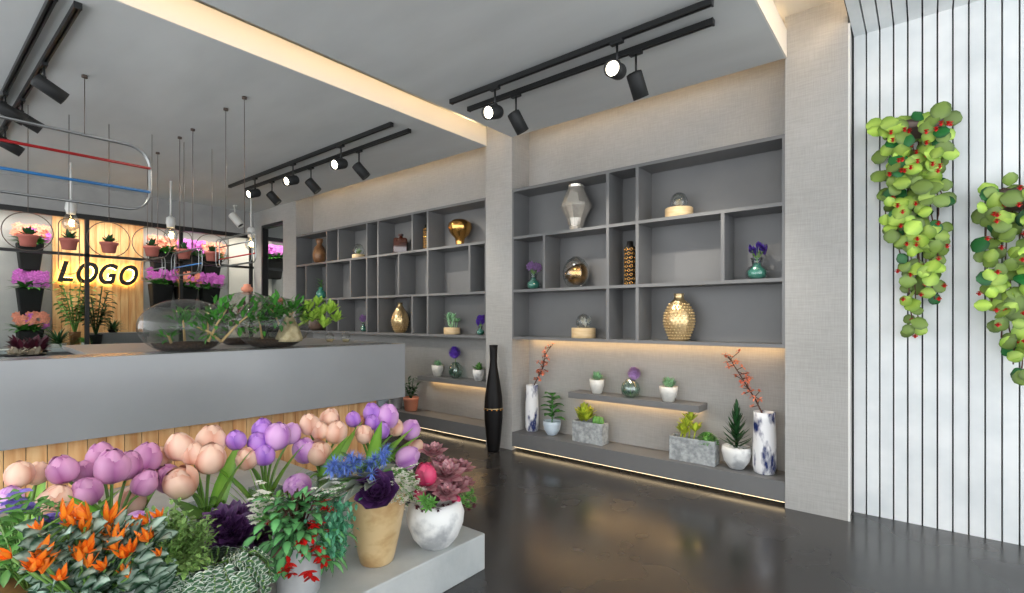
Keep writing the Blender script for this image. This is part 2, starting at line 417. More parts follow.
# ------------------------------------------------------------------ shelf units
def shelf_unit(x0, x1, zs, full, extra, label, group=None):
    t = thing('shelf_unit', label, 'shelf unit', ((x0+x1)/2, YF, zs[0]-.015), group)
    th = .014
    box(x0, x1, YB-.025, YB-.005, zs[0], zs[-1]).build('back_panel', M['shelf'], t, True, False)
    for z in zs: box(x0+.001, x1-.001, YF, YB-.006, z-.014, z+.014).build('shelf', M['shelf'], t, True, False)
    for s in (x0, x1-.02): box(s, s+.02, YF+.002, YB-.006, zs[0]+.014, zs[-1]-.014).build('side_panel', M['shelf'], t, True, False)
    for px in full:
        x = at(px, 300, Y=YF).x
        for k in range(3): box(x-th, x+th, YF+.001, YB-.026, zs[k]+.014, zs[k+1]-.014).build('divider', M['shelf'], t, True, False)
    for row, pxs in extra.items():
        for px in pxs:
            x = at(px, 300, Y=YF).x
            box(x-th, x+th, YF+.001, YB-.026, zs[row]+.014, zs[row+1]-.014).build('divider', M['shelf'], t, True, False)
    return t
ZS = [1.19, 1.685, 2.245, 2.745]
shelf_unit(XM1, XR0, ZS, (607.5, 637), {1: (543.8, 722.5)}, 'dark grey built-in shelf unit of nine compartments, right of the middle pilaster')
shelf_unit(XL1, XM0, [1.19, 1.685, 2.24, 2.72], (326.5, 366.6, 377.8, 427.4), {0: (338, 412), 2: (338, 412), 1: (305.8, 350.3, 398.4, 469.3)},
           'long dark grey built-in shelf unit behind the counter, left of the middle pilaster')
# under-unit LED, ledges and floating shelves
def ledge(x0, x1, label):
    t = thing('ledge', label, 'ledge', ((x0+x1)/2, YF+.15, .0))
    box(x0+.002, x1-.002, YF, YB-.002, .042, .19).build('bench_slab', M['shelf'], t, True, False)
    box(x0+.002, x1-.002, YF+.10, YB-.002, .001, .042).build('recessed_base', M['dark'], t, True, False)
    box(x0+.01, x1-.01, YF+.030, YF+.042, .028, .041).build('led_strip', M['led_low'], t, True, False)
ledge(XM1, XR0, 'low dark grey ledge with light strip under the right shelf unit')
ledge(XL1, XM0, 'low dark grey ledge with light strip under the left shelf unit, behind the counter')
def floating(x0, x1, label):
    t = thing('floating_shelf', label, 'shelf', ((x0+x1)/2, YB-.1, .61))
    box(x0, x1, 4.254, YB-.001, .61, .667).build('board', M['shelf'], t, True, False)
    box(x0+.05, x1-.05, YB-.05, YB-.03, .601, .609).build('led_strip', M['led'], t, True, False)
floating(-2.738, -1.454, 'grey floating shelf with three small pots under the right shelf unit')
floating(-5.01, XM0-.02, 'grey floating shelf with three small pots left of the tall black floor vase')
for u, (a, b) in ((bpy.data.objects['shelf_unit'], (XM1, XR0)),):
    box(a+.05, b-.05, YB-.07, YB-.05, 1.164, 1.174).build('led_strip', M['led'], u, True, False)

# ------------------------------------------------------------------ counter
XC = -4.10
t = thing('counter', 'long grey counter with overhanging fascia and pine plank front', 'counter', (XC-.5, 1.0, 0))
ye = 3.32
mb = MB(); mb.box(XC-.04, XC, -1.6, ye, .595, 1.14); mb.box(XC-.38, XC-.04, -1.6, ye, 1.11, 1.14)
mb.box(XC-.38, XC-.34, -1.6, .87, .595, 1.11)
mb.build('fascia', M['counter'], t, True, False, bevel=.004)
box(-6.2, XC-.385, .87, ye, 1.10, 1.14).build('worktop', M['worktop'], t, True, False, bevel=.004)
mb = MB(); n = 46; yy = -1.6; w = (3.08+1.6)/n
for i in range(n): mb.box(-4.28, -4.25, yy+i*w+.002, yy+(i+1)*w-.002, .0, .60)
mb.build('plank_front', M['wood'], t, True, False)
mb = MB(); mb.box(-4.45, -4.285, -1.6, 3.06, 0, 1.10); mb.box(-6.0, -4.45, 1.0, 3.06, .0, 1.09)
mb.build('carcass', M['shelf'], t, True, False)
ANG = -math.radians(4.6); piv = V((XC, ye, 0)); t.location = piv + Matrix.Rotation(ANG, 3, 'Z') @ (t.location-piv); t.rotation_euler = (0, 0, ANG)
# low concrete plinth that carries the bouquets
t = thing('display_plinth', 'low pale concrete plinth in front of the counter, carrying pots and bouquets', 'plinth', (-3.0, .2, 0))
MB().add([(-4.645,-1.6,0),(-1.9,-1.6,0),(-1.9,2.1,0),(-4.343,2.1,0),(-4.645,-1.6,.2),(-1.9,-1.6,.2),(-1.9,2.1,.2),(-4.343,2.1,.2)], [(0,3,2,1),(4,5,6,7),(0,1,5,4),(1,2,6,5),(2,3,7,6),(3,0,4,7)]).build('slab', M['plinth'], t, True, False, bevel=.006)

# grey bench in the inner room
t = thing('inner_bench', 'dark grey bench below the plank wall behind the glass', 'bench', (-9.95, 2.3, 0))
ya, yb = at(96, 332, X=-9.9).y, at(146, 332, X=-9.9).y
box(-10.2, -9.75, ya-.02, yb, 1.10, 1.17).build('bench_top', M['shelf'], t, True, False)
box(-10.18, -9.77, ya, yb-.02, 0, 1.10).build('bench_body', M['shelf'], t, True, False)
t = thing('inner_table', 'long pale worktop with leafy pots behind the glass partition', 'table', (-9.95, 1.2, 0))
box(-9.97, -9.55, .3, ya-.05, .92, .97).build('table_top', M['plinth'], t, True, False)
box(-9.9, -9.65, .4, ya-.15, 0, .92).build('table_base', M['shelf'], t, True, False)

# ------------------------------------------------------------------ backlit sign
sg = thing('backlit_sign', 'black LOGO letters glowing on the pine plank wall', 'sign', (XW+.08, 1.9, 1.9))
def letter(ch, px0, px1, pyt, pyb):
    cu = bpy.data.curves.new('letter', 'FONT'); cu.body = ch; cu.extrude = .02; cu.offset = .028; cu.shear = .28; cu.size = 1
    tmp = bpy.data.objects.new('tmp', cu); COL.objects.link(tmp); bpy.context.view_layer.update()
    me = bpy.data.meshes.new_from_object(tmp.evaluated_get(bpy.context.evaluated_depsgraph_get())); bpy.data.objects.remove(tmp)
    xs = [v.co.x for v in me.vertices]; ys = [v.co.y for v in me.vertices]
    xm, xM, ym, yM = min(xs), max(xs), min(ys), max(ys)
    X = XW+.085
    p0, p1 = at(px0, (pyt+pyb)/2, X=X), at(px1, (pyt+pyb)/2, X=X)
    zt, zb = at((px0+px1)/2, pyt, X=X).z, at((px0+px1)/2, pyb, X=X).z
    for nm, mm, X0, k in (('letter', M['letter'], X, 1.0), ('backlight', M['halo'], X-.035, .94)):
        mc = me.copy(); cy, cz = (p0.y+p1.y)/2, (zt+zb)/2
        for v in mc.vertices:
            u = (v.co.x-xm)/(xM-xm)-.5; w_ = (v.co.y-ym)/(yM-ym)-.5
            v.co = (X0 + (v.co.z*.8 if k == 1 else v.co.z*.2) - sg.location.x, cy+u*(p1.y-p0.y)*k - sg.location.y, cz+w_*(zt-zb)*k - sg.location.z)
        mc.materials.clear(); mc.materials.append(mm)
        o = bpy.data.objects.new(nm, mc); COL.objects.link(o)
        if nm == 'letter': o.parent = sg; last = o
        else: o.parent = last
for ch, a, b, c, d in (('L', 57, 73.5, 261, 281.5), ('O', 76, 98.5, 262, 283.5), ('G', 98.5, 118, 263.5, 284.5), ('O', 119, 138, 265, 285.5)):
    letter(ch, a, b, c, d)

# ------------------------------------------------------------------ track lights
def rail(x0, x1, y, label):
    t = thing('track_rail', label, 'light track', ((x0+x1)/2, y, 3.30))
    mb = MB()
    mb.box(x0, x1, y-.018, y+.018, 3.284, 3.2985); mb.box(x0, x1, y-.018, y-.006, 3.262, 3.284); mb.box(x0, x1, y+.006, y+.018, 3.262, 3.284)
    mb.build('rail', M['black'], t, True, False)
    for x in (x0, x1): box(x-.006, x+.006, y-.02, y+.02, 3.259, 3.2985).build('end_cap', M['black'], t, True, False)
    return t
def spot(x, y, d, label, group=None, L=.18, r=.055, drop=.15, z=3.262, m='black', lit=True, power=26):
    t = thing('track_spotlight', label, 'spotlight', (x, y, z), group)
    box(x-.045, x+.045, y-.016, y+.016, z-.022, z).build('adapter', M[m], t, True, False)
    MB().tube([(x, y, z-.02), (x, y, z-drop)], .008, 8).build('stem', M[m], t, True)
    d = V(d).normalized(); q = d.to_track_quat('Z', 'Y').to_matrix()
    c = V((x, y, z-drop)) + V((0,0,-r*.9)) + d*(L*.18)
    MB().tube([(x-.02, y, z-drop+.005), (x+.02, y, z-drop+.005)], .012, 8).build('joint', M[m], t, True)
    pr = [(r*.55, -L/2-.0), (r*.95, -L/2+.006), (r, -L/2+.02), (r, L/2), (r*.86, L/2), (r*.84, L/2-.03)]
    MB().lathe(pr, c, 24, cap=False, rot=q).lathe([(1e-4, -L/2), (r*.55, -L/2)], c, 24, cap=False, rot=q).build('head', M['blackin'] if m == 'black' else M[m], t, True)
    MB().lathe([(1e-4, L/2-.028), (r*.845, L/2-.028)], c, 24, cap=False, rot=q).build('lens', M['lens'] if lit else M['blackin'], t, True)
    if lit:
        ld = bpy.data.lights.new('spot_beam', 'SPOT'); ld.energy = power; ld.spot_size = math.radians(70); ld.spot_blend = .8; ld.color = (1, .93, .82); ld.shadow_soft_size = .03
        lo = bpy.data.objects.new('spot_beam', ld); COL.objects.link(lo); lo.location = c + d*(L/2+.01) - t.location; lo.rotation_euler = (-d).to_track_quat('Z', 'Y').to_euler(); lo.parent = t
    return t
rail(-3.19, -.98, 3.09, 'front black track rail of the right ceiling bay')
rail(-3.18, -1.04, 3.30, 'rear black track rail of the right ceiling bay, nearest the shelf wall')
rail(-7.70, -4.01, 3.08, 'front black track rail of the middle pair')
rail(-7.70, -4.01, 3.30, 'rear black track rail of the middle pair, nearest the long shelf unit')
rail(-7.6, -3.95, .72, 'black track rail at upper left, the one carrying visible spotlights')
rail(-7.6, -3.95, .61, 'black track rail at upper left, nearer the camera of its close pair')
A = (.17, -.96, -.38); B = (.25, .45, -.85)
spot(at(495,100,Y=3.09).x, 3.09, A, 'black spotlight with lit lens at the left end of the right ceiling bay')
spot(at(516,100,Y=3.30).x, 3.30, B, 'black spotlight seen from behind, beside the left lit one of the right ceiling bay', lit=True, power=60)
spot(at(617,60,Y=3.09).x, 3.09, (.2,-1.04,-.3), 'black spotlight with the largest lit lens, right ceiling bay')
spot(at(636,60,Y=3.30).x, 3.30, (.1,.5,-.9), 'black spotlight hanging steeply down beside the largest lit lens', power=60)
A2 = (.32, -1, -.38); B2 = (.3, .45, -.62)
for px, w in ((255, 'leftmost'), (293, 'middle'), (341, 'rightmost')):
    spot(at(px,190,Y=3.08).x, 3.08, A2, w+' spotlight with lit lens on the middle pair of tracks', 'lit spotlights of the middle tracks')
for px, w in ((272, 'leftmost'), (311, 'middle'), (359, 'rightmost')):
    spot(at(px,190,Y=3.30).x, 3.30, B2, w+' spotlight turned away toward the shelves on the middle tracks', 'turned-away spotlights of the middle tracks', power=45)
spot(at(44,62,Y=.72).x, .72, (.05,.85,-.5), 'large black spotlight nearest the red bar rack, upper left', r=.05, L=.2, drop=.11)
spot(at(22,105,Y=.72).x, .72, (.05,.85,-.45), 'black spotlight just above the red bar, second from the left rail top', r=.05, L=.2, drop=.11)
spot(at(5,135,Y=.72).x, .72, (.05,.85,-.45), 'black spotlight cut by the left edge, lowest of the three', r=.05, L=.2, drop=.11)
spot(at(5,62,Y=.61).x, .61, (.05,.85,-.45), 'black spotlight cut by the left edge, highest one', r=.05, L=.2, drop=.09)
spot(-9.0, 3.68, (.55,.35,-.75), 'small white ceiling spotlight near the far left corner', m='white', z=3.299, drop=.16, r=.065, L=.26, lit=False)

# ------------------------------------------------------------------ hanging racks
def loop(c, half, hh, r, axis, n=8):
    pts = []
    for (sx, sz, a0) in ((1, 1, 0), (-1, 1, 90), (-1, -1, 180), (1, -1, 270)):
        for k in range(n+1):
            a = math.radians(a0+90*k/n)
            u = sx*(half-r)+r*math.cos(a); w = sz*(hh-r)+r*math.sin(a)
            pts.append(V(c) + (V((0,u,w)) if axis == 'Y' else V((u,0,w))))
    return pts
def rack(c, half, hh, r, axis, bars, wires, label, rt=.006, gap=.03, group=None):
    c = V(c)
    t = thing('hanging_rack', label, 'hanging rack', c, group)
    off = V((gap/2,0,0)) if axis == 'Y' else V((0,gap/2,0))
    MB().tube(loop(c+off, half, hh, r, axis), rt, 8, True).build('loop', M['steel'], t, True)
    MB().tube(loop(c-off, half, hh, r, axis), rt*.7, 8, True).build('loop', M['steel'], t, True)
    ax = V((0,1,0)) if axis == 'Y' else V((1,0,0))
    for dz, m in bars:
        MB().tube([c+off+ax*(-half)+V((0,0,dz)), c+off+ax*half+V((0,0,dz))], rt*1.3, 8).build('bar', M[m], t, True)
    for w in wires:
        p = c+ax*w+V((0,0,hh))
        MB().tube([p, V((p.x, p.y, 3.299))], .003, 5).build('wire', M['brown_metal'], t, True)
        MB().lathe([(.02,3.28),(.02,3.2995)], (p.x,p.y,0), 12).build('ceiling_cap', M['brown_metal'], t, True)
zt1, zb1 = 2.83, 2.30
rack((-5.1, .25, (zt1+zb1)/2), 1.15, (zt1-zb1)/2, .16, 'Y', ((.10,'red'), (-.10,'blue')), (-.8, .72), 'large rounded steel rack with a red and a blue bar, upper left', rt=.009)
rack((-4.72, 1.93, 1.995), .37, .125, .05, 'X', ((.06,'steel'), (-.05,'red')), (-.19,.19), 'small steel hanging rack with one red bar, above the terrariums', rt=.005)
rack((-5.88, 1.93, 1.97), .38, .12, .08, 'X', ((-.03,'blue'),), (-.18,.18), 'small steel hanging rack with a blue bar, left of the red-barred one', rt=.005)
rack((-7.0, 1.95, 1.97), .38, .12, .08, 'X', ((.0,'steel'),), (-.18,.18), 'small plain steel hanging rack right of the sign, leftmost small one', rt=.005)

# ------------------------------------------------------------------ bulb pendants
for i, (y, zb, w) in enumerate(((1.41, 2.56, 'leftmost, before the plank wall above letter L'), (2.47, 2.54, 'middle one, right of the plank wall'), (3.55, 2.54, 'rightmost, beside the small red-barred rack'))):
    t = thing('bulb_pendant', 'bare bulb pendant with white cable, '+w, 'pendant lamp', (-8.1, y, CEIL), 'bare bulb pendants')
    MB().tube([(-8.1,y,3.299),(-8.1,y,zb+.27)], .012, 8).build('cable', M['white'], t, True)
    MB().lathe([(.02,.27),(.05,.25),(.06,.17),(.05,.15),(.045,.11)][::-1], (-8.1,y,zb), 20).build('socket', M['white'], t, True)
    MB().lathe([(.04,.115),(.07,.06),(.085,.0),(.075,-.05),(.04,-.085),(.001,-.1)][::-1], (-8.1,y,zb), 20, cap=False).build('bulb', M['glass'], t, True)
    pts = [V((-8.1+.03*math.sin(k*2.1), y+.03*math.cos(k*2.1), zb-.03+.01*k)) for k in range(8)]
    MB().tube(pts, .005, 5).build('filament', M['filament'], t, True)

# ------------------------------------------------------------------ pots in wire hoops
def small_succ(mb, c, s, n=14, up=1.0, R=R):
    for i in range(n):
        a = 2*PI*i/n*2.4; el = .5+R.random()*.9
        d = V((math.cos(a)*math.cos(el), math.sin(a)*math.cos(el), math.sin(el)*up))
        mb.leaf(V(c), d, s*(.8+.5*R.random()), s*.42, bend=-.3+R.random()*.6, segs=3, shape=2)
def hoop_pot(px, zb, kind, label):
    y = at(px, 240, X=-6.2).y
    t = thing('hanging_pot', label, 'hanging pot', (-6.2, y, zb), 'terracotta pots hanging in wire hoops')
    if kind == 'ring':
        c = V((-6.2, y, zb+.13)); pts = [c+V((.0, .17*math.cos(2*PI*k/32), .17*math.sin(2*PI*k/32))) for k in range(32)]
        top = zb+.30
    else:
        c = V((-6.2, y, zb+.03)); pts = loop(c, .075, .26, .07, 'Y'); top = zb+.29
    MB().tube(pts, .004, 6, True).build('wire_hoop', M['brown_metal'], t, True)
    MB().tube([(-6.2,y,top),(-6.2,y,3.299)], .003, 5).build('wire', M['brown_metal'], t, True)
    MB().lathe([(.052,0),(.065,.075),(.074,.078),(.076,.10),(.066,.10),(.062,.082),(.001,.08)], (-6.2,y,zb), 20).build('pot', M['terracotta'], t, True)
    f = MB(); small_succ(f, (-6.2,y,zb+.085), .085, 16); f.build('foliage', M['green_d'], t, True)
for px, k, w in ((28,'ring','above the far left planters'), (69,'oval','in the oblong hoop above letter L'), (109,'ring','right of the left bulb, above the letters'),
                 (152,'ring','just right of the plank wall'), (184,'oval','oblong, right of the middle bulb'), (212,'ring','rightmost, above the dark planters')):
    hoop_pot(px, 2.04, k, 'terracotta pot with succulent in a wire hoop, '+w)

# ------------------------------------------------------------------ wall planters behind the glass
def blossoms(mb, c, ext, n, s, R=R):
    for i in range(n):
        p = V(c)+V(((R.random()-.3)*ext[0], (R.random()-.5)*ext[1], (R.random()-.5)*ext[2]))
        a0 = R.random()*6
        for k in range(5):
            a = a0+2*PI*k/5
            mb.leaf(p, V((.5, math.cos(a), math.sin(a))), s, s*.9, bend=.5, up=(1,0,0), segs=2, shape=3)
def planter(px0, px1, pyt, color, color2, label, X=XW, grp='planters on the wall behind the glass', h=.42, yoff=0):
    p0, p1 = at(px0, pyt, X=X+.15), at(px1, pyt, X=X+.15); y0, y1 = p0.y, p1.y; zt = (p0.z+p1.z)/2
    w = y1-y0; yc = (y0+y1)/2
    t = thing('wall_planter', label, 'planter', (X+.01, yc, zt-h), grp)
    k = .04
    mb = MB(); mb.add([(X+.005,y0,zt),(X+.24,y0,zt),(X+.24,y1,zt),(X+.005,y1,zt),(X+.005,y0+k,zt-h),(X+.17,y0+k,zt-h),(X+.17,y1-k,zt-h),(X+.005,y1-k,zt-h)],
        [(0,1,5,4),(1,2,6,5),(2,3,7,6),(3,0,4,7),(4,5,6,7),(0,3,2,1)])
    mb.build('planter_box', M['planter'], t, True, False, bevel=.015)
    f = MB()
    for i in range(60):
        a = R.random()*6.3; el = .2+R.random()
        f.leaf((X+.1+R.random()*.1, y0+.04+(w-.08)*R.random(), zt-.01), (abs(math.cos(a))*.5+.05, math.sin(a)*.6, math.sin(el)), .15+.12*R.random(), .05, bend=.8, segs=3)
    f.build('foliage', M['green'], t, True)
    b = MB(); blossoms(b, (X+.16, yc, zt+.16), (.16, w*1.25, .17), 70, .038); b.build('blossoms', M[color], t, True)
    b = MB(); blossoms(b, (X+.16, yc+w*.2, zt+.13), (.16, w*.9, .2), 22, .038); b.build('blossoms', M[color2], t, True)
rows_l = ((243, 'salmon', 'magenta', 'peach flowers, top one left of the planks', .40), (288, 'magenta', 'magenta', 'violet-pink flowers, middle one left of the planks', .40), (330, 'salmon', 'magenta', 'peach flowers, lowest one left of the planks', .35))
for py, c1, c2, w, h in rows_l:
    planter(16.5, 43.5, py, c1, c2, 'dark wall planter with '+w, h=h)
grid = ((151, 173, 252, 'salmon', 'salmon', 'upper row, nearest the planks, peach flowers'), (178, 199, 255, 'magenta', 'magenta', 'upper row, middle, pink-violet flowers'), (203, 221, 257, 'salmon', 'salmon', 'upper row, rightmost, peach flowers'),
        (150, 173, 284, 'magenta', 'magenta', 'lower row, nearest the planks, pink-violet flowers'), (176, 197, 287, 'salmon', 'magenta', 'lower row, middle, peach flowers'), (201, 219, 288, 'magenta', 'magenta', 'lower row, rightmost, pink-violet flowers'))
for a, b, py, c1, c2, w in grid:
    planter(a, b, py, c1, c2, 'dark wall planter behind the glass, '+w, h=.40)
for py, c1, w in ((258, 'magenta', 'upper pink planter'), (311, 'salmon', 'lower peach planter')):
    planter(265, 283, py, c1, 'magenta', w+' seen through the narrow framed window left of the long shelf unit', h=.42)
# ------------------------------------------------------------------ things on the shelves
YI = 4.31
def spot_on(px, z, Y=YI):
    p = at(px, 300, Y=Y); p.z = z; return p, mpp(p)
def lathe_thing(name, label, cat, px, z, wpx, hpx, prof, m, part_name, n=28, smooth=True, Y=YI, group=None, twist=0):
    """prof in units of half width and height"""
    p, k = spot_on(px, z+.0005, Y); k0 = k
    t = thing(name, label, cat, p, group)
    MB().lathe([(r*wpx*k/2+1e-4, h*hpx*k) for r, h in prof], (0,0,0), n, twist=twist).build(part_name, M[m], t, smooth=smooth)
    return t, k
S0, S1, S2 = ZS[0]+.014, ZS[1]+.014, ZS[2]+.014
# right unit
t, k = lathe_thing('faceted_vase', 'tall faceted mirror-silver vase on the top left shelf of the right unit', 'vase', 576, S2, 31, 46,
    [(.5,0),(.45,.1),(.6,.27),(1,.52),(.98,.58),(.62,.85),(.5,.95),(.52,1),(.42,1),(.4,.9)], 'silver', 'body', n=15, smooth=False)
t, k = lathe_thing('globe_vase', 'clear glass globe vase with molten gold inside, middle row of the right unit', 'vase', 576, S1, 27, 31,
    [(.35,0),(.7,.08),(.95,.3),(1,.5),(.9,.72),(.6,.9),(.3,.97),(.25,1)], 'glass', 'globe')
MB().lathe([(.001,-.87),(.3,-.83),(.6,-.68),(.84,-.35),(.9,.0),(.82,.25),(.5,.0),(.2,-.25),(.001,-.3)], (0,0,.5*31*k), 24, rot=Matrix.Rotation(-.5,3,'Y')@Matrix.Diagonal((27*k/2*.96,27*k/2*.96,31*k/2*.96))).build('gold_filling', M['goldb'], t)
def lattice_bottle(px, z, label, w=11, h=44):
    t, k = lathe_thing('lattice_bottle', label, 'bottle', px, z, w, h, [(.95,0),(1,.03),(1,.86),(.6,.9),(.55,1),(.4,1)], 'vaseblack', 'body')
    mb = MB(); r = w*k/2+.001; H = h*k*.86
    for i in range(7):
        for j in range(9):
            a = 2*PI*i/7 + (j%2)*PI/7; zz = H*(j+.5)/9; hz = H/9*.38; ha = .34
            pts = [(a-ha, zz), (a, zz+hz), (a+ha, zz), (a, zz-hz)]
            mb.tube([(r*math.cos(q), r*math.sin(q), y) for q, y in pts], .0045, 5, True)
    mb.build('gold_lattice', M['goldb'], t)
    return t
lattice_bottle(630, S1, 'black bottle wrapped in a gold lattice, narrow middle compartment of the right unit')
def wood_cloche(px, z, wb, hb, wd, hd, label, inner, Y=YI):
    p, k = spot_on(px, z+.0005, Y); t = thing('glass_cloche', label, 'terrarium', p)
    MB().lathe([(wb*k/2-.002,0),(wb*k/2,.004),(wb*k/2,hb*k-.004),(wb*k/2-.003,hb*k)], (0,0,0), 28).build('wooden_base', M['woodbase'], t)
    r = wd*k/2; H = hd*k
    MB().lathe([(r*.8,hb*k+.001),(r,hb*k+H*.3),(r*.97,hb*k+H*.55),(r*.7,hb*k+H*.85),(r*.3,hb*k+H*.98),(.001,hb*k+H)], (0,0,0), 24, cap=False).build('glass_dome', M['glass'], t)
    f = MB()
    if inner == 'bristle':
        for i in range(130):
            a = R.random()*6.28; el = R.random()*1.5
            f.leaf((0,0,hb*k+.015), (math.cos(a)*math.cos(el), math.sin(a)*math.cos(el), math.sin(el)), r*.98, .010, bend=-.8, segs=3, shape=1)
        f.build('bristly_cactus', M['stemtan'], t)
    elif inner == 'flower':
        blossoms(f, (0,0,hb*k+H*.45), (.07,.07,.06), 10, .028); f.build('dried_blossoms', M['whitep'], t)
    else:
        small_succ(f, (0,0,hb*k+.01), r*.9, 14); f.build('moss', M['conifer'], t)
    return t
wood_cloche(679, S2, 27, 10, 17, 16, 'round pale wooden base with glass dome over a bristly cactus, top right shelf', 'bristle')
wood_cloche(583.5, S0, 24, 10, 15, 14, 'pale wooden base with glass dome over dried blossoms, bottom left shelf of the right unit', 'flower')
def bud_vase(px, z, wv, hv, label, fcol, fw, fh, glassm='greenglass', Y=YI):
    p, k = spot_on(px, z+.0005, Y); t = thing('bud_vase', label, 'vase', p); r = wv*k/2; H = hv*k
    MB().lathe([(r*.5,0),(r*.95,.12*H),(r,.35*H),(r*.75,.58*H),(r*.42,.66*H),(r*.5,.92*H),(r*.6,H),(r*.5,H),(r*.38,.68*H)], (0,0,0), 24).build('body', M['glass'], t)
    MB().lathe([(r*.4,.02*H),(r*.8,.15*H),(r*.85,.4*H),(r*.35,.62*H),(r*.35,.75*H),(.001,.75*H)], (0,0,0), 20).build('green_core', M['tealglass'], t)
    s = MB(); f = MB()
    for i in range(9):
        a = 2*PI*i/9; top = V((fw*k*.32*math.cos(a), fw*k*.32*math.sin(a), H+fh*k*(.35+.4*R.random())))
        s.tube([(0,0,.3*H), (0,0,H*.9), top], .003, 5)
        blossoms(f, top, (.03,.03,.03), 4, fh*k*.28)
    s.build('stems', M['stem'], t); f.build('blossoms', M[fcol], t)
    return t
bud_vase(533.5, S1, 15, 16, 'small clear vase of pale lilac flowers, leftmost compartment of the right unit', 'lilacp', 16, 12)
bud_vase(757, S1, 21, 22, 'clear round vase of violet flowers, right end of the right unit', 'purplep', 20, 15)
t, k = lathe_thing('gold_vase', 'large hammered gold bottle vase on the bottom shelf of the right unit', 'vase', 679, S0, 30, 47,
    [(.6,0),(.62,.02),(.95,.3),(1,.42),(.95,.58),(.6,.8),(.32,.88),(.3,.97),(.36,1),(.26,1)], 'gold', 'body')
mb = MB()
for j in range(13):
    z = (.05+.06*j)*47*k; u = .05+.06*j
    pr = [(.6,0),(.95,.3),(1,.42),(.95,.58),(.6,.8),(.3,.97)]
    for a_, b_ in zip(pr, pr[1:]):
        if a_[1] <= u <= b_[1]: rr = a_[0]+(b_[0]-a_[0])*(u-a_[1])/(b_[1]-a_[1])
    for i in range(22):
        a = 2*PI*(i+.5*(j%2))/22; r = rr*15*k
        mb.ball((r*math.cos(a), r*math.sin(a), z), .009, 6, 4)
mb.build('studs', M['gold'], t)
# left unit
L0, L1, L2 = 1.19+.014, 1.685+.014, 2.24+.014
t, k = lathe_thing('gourd_vase', 'tan ceramic gourd vase on the top left shelf of the long unit', 'vase', 319.5, L2, 13, 25,
    [(.6,0),(.95,.2),(1,.4),(.75,.65),(.35,.78),(.5,.9),(.55,1),(.4,1)], 'brownc', 'body')
wood_cloche(358.5, L2, 12.5, 4.5, 11, 11, 'little glass dome on pale wooden disc, top row of the long unit', 'moss')
p, k = spot_on(401, L2+.0005); t = thing('amber_bottle', 'squat dark amber bottle with square shoulders, top row of the long unit', 'bottle', p)
mb = MB(); mb.lathe([(.115,0),(.125,.01),(.125,.19),(.10,.205),(.03,.21)], (0,0,0), 4, twist=0); mb.build('body', M['amber'], t, bevel=.012)
MB().lathe([(.026,.205),(.024,.235),(.034,.24),(.034,.262),(.026,.265)], (0,0,0), 16).build('stopper', M['amber'], t)
lattice_bottle(426.5, L2, 'gold-latticed black bottle half hidden in the narrow top slot of the long unit', 6, 26)
t, k = lathe_thing('bulb_vase', 'shiny gold bulb-shaped vase flaring at the top, top right shelf of the long unit', 'vase', 460, L2, 24, 27,
    [(.36,0),(.34,.1),(.42,.3),(.8,.48),(1,.68),(.95,.85),(.6,.97),(.3,1.0),(.28,.93)], 'goldb', 'body')
t, k = lathe_thing('teal_vase', 'small teal bottle with a leafy sprig, left end of the long unit', 'vase', 321, L1, 10, 12,
    [(.6,0),(1,.3),(.95,.55),(.4,.8),(.35,1),(.25,1)], 'tealglass', 'body')
f = MB()
for i in range(16):
    zz = .1+.012*i; a = i*2.4
    f.leaf((0,0,zz), (math.cos(a),math.sin(a),.9), .10, .03, bend=.4, segs=3)
f.tube([(0,0,.05),(0.01,0,.3)], .004, 5); f.build('sprig', M['green_m'], t)
t, k = lathe_thing('round_vase', 'round dark brown stoneware vase, bottom left compartment of the long unit', 'vase', 316.5, L0, 18, 19,
    [(.5,0),(.85,.15),(1,.45),(.85,.75),(.4,.93),(.3,.95),(.32,1),(.24,1)], 'darkc', 'body')
bud_vase(363.5, L0, 7, 9, 'tiny clear vase with one lilac bloom, bottom row of the long unit', 'lilacp', 7, 8)
t, k = lathe_thing('gold_vase', 'pale gold teardrop vase on the bottom row of the long unit', 'vase', 400, L0, 17, 30,
    [(.6,0),(.95,.3),(1,.42),(.85,.62),(.4,.85),(.26,.92),(.3,1),(.2,1)], 'gold', 'body')
mb = MB()
for j in range(8):
    for i in range(14):
        u = .1+.07*j; rr = .6+.4*math.sin(min(1, u/.42)*PI/2) if u < .42 else 1-(u-.42)*.9
        a = 2*PI*(i+.5*(j%2))/14; mb.ball((rr*8.5*k*math.cos(a), rr*8.5*k*math.sin(a), u*30*k), .009, 6, 4)
mb.build('studs', M['gold'], t)
p, k = spot_on(452, L0+.0005); t = thing('succulent_bowl', 'pale wooden tub with a branching pale succulent, bottom row of the long unit', 'potted plant', p)
MB().lathe([(.095,0),(.10,.005),(.10,.075),(.095,.08)], (0,0,0), 24).build('wooden_tub', M['woodbase'], t)
f = MB()
for i in range(7):
    a = i*2.4; c = (.05*math.cos(a)*(i>0), .05*math.sin(a)*(i>0), .08+.03*(i%3)); f.tube([(0,0,.07), c, (c[0]*1.3,c[1]*1.3,c[2]+.06)], .006, 5); small_succ(f, (c[0]*1.3,c[1]*1.3,c[2]+.06), .06, 12)
f.build('foliage', M['succ'], t)
bud_vase(480.5, L0, 9, 9, 'small clear vase of deep violet flowers by the middle pilaster', 'purplep', 9, 11)

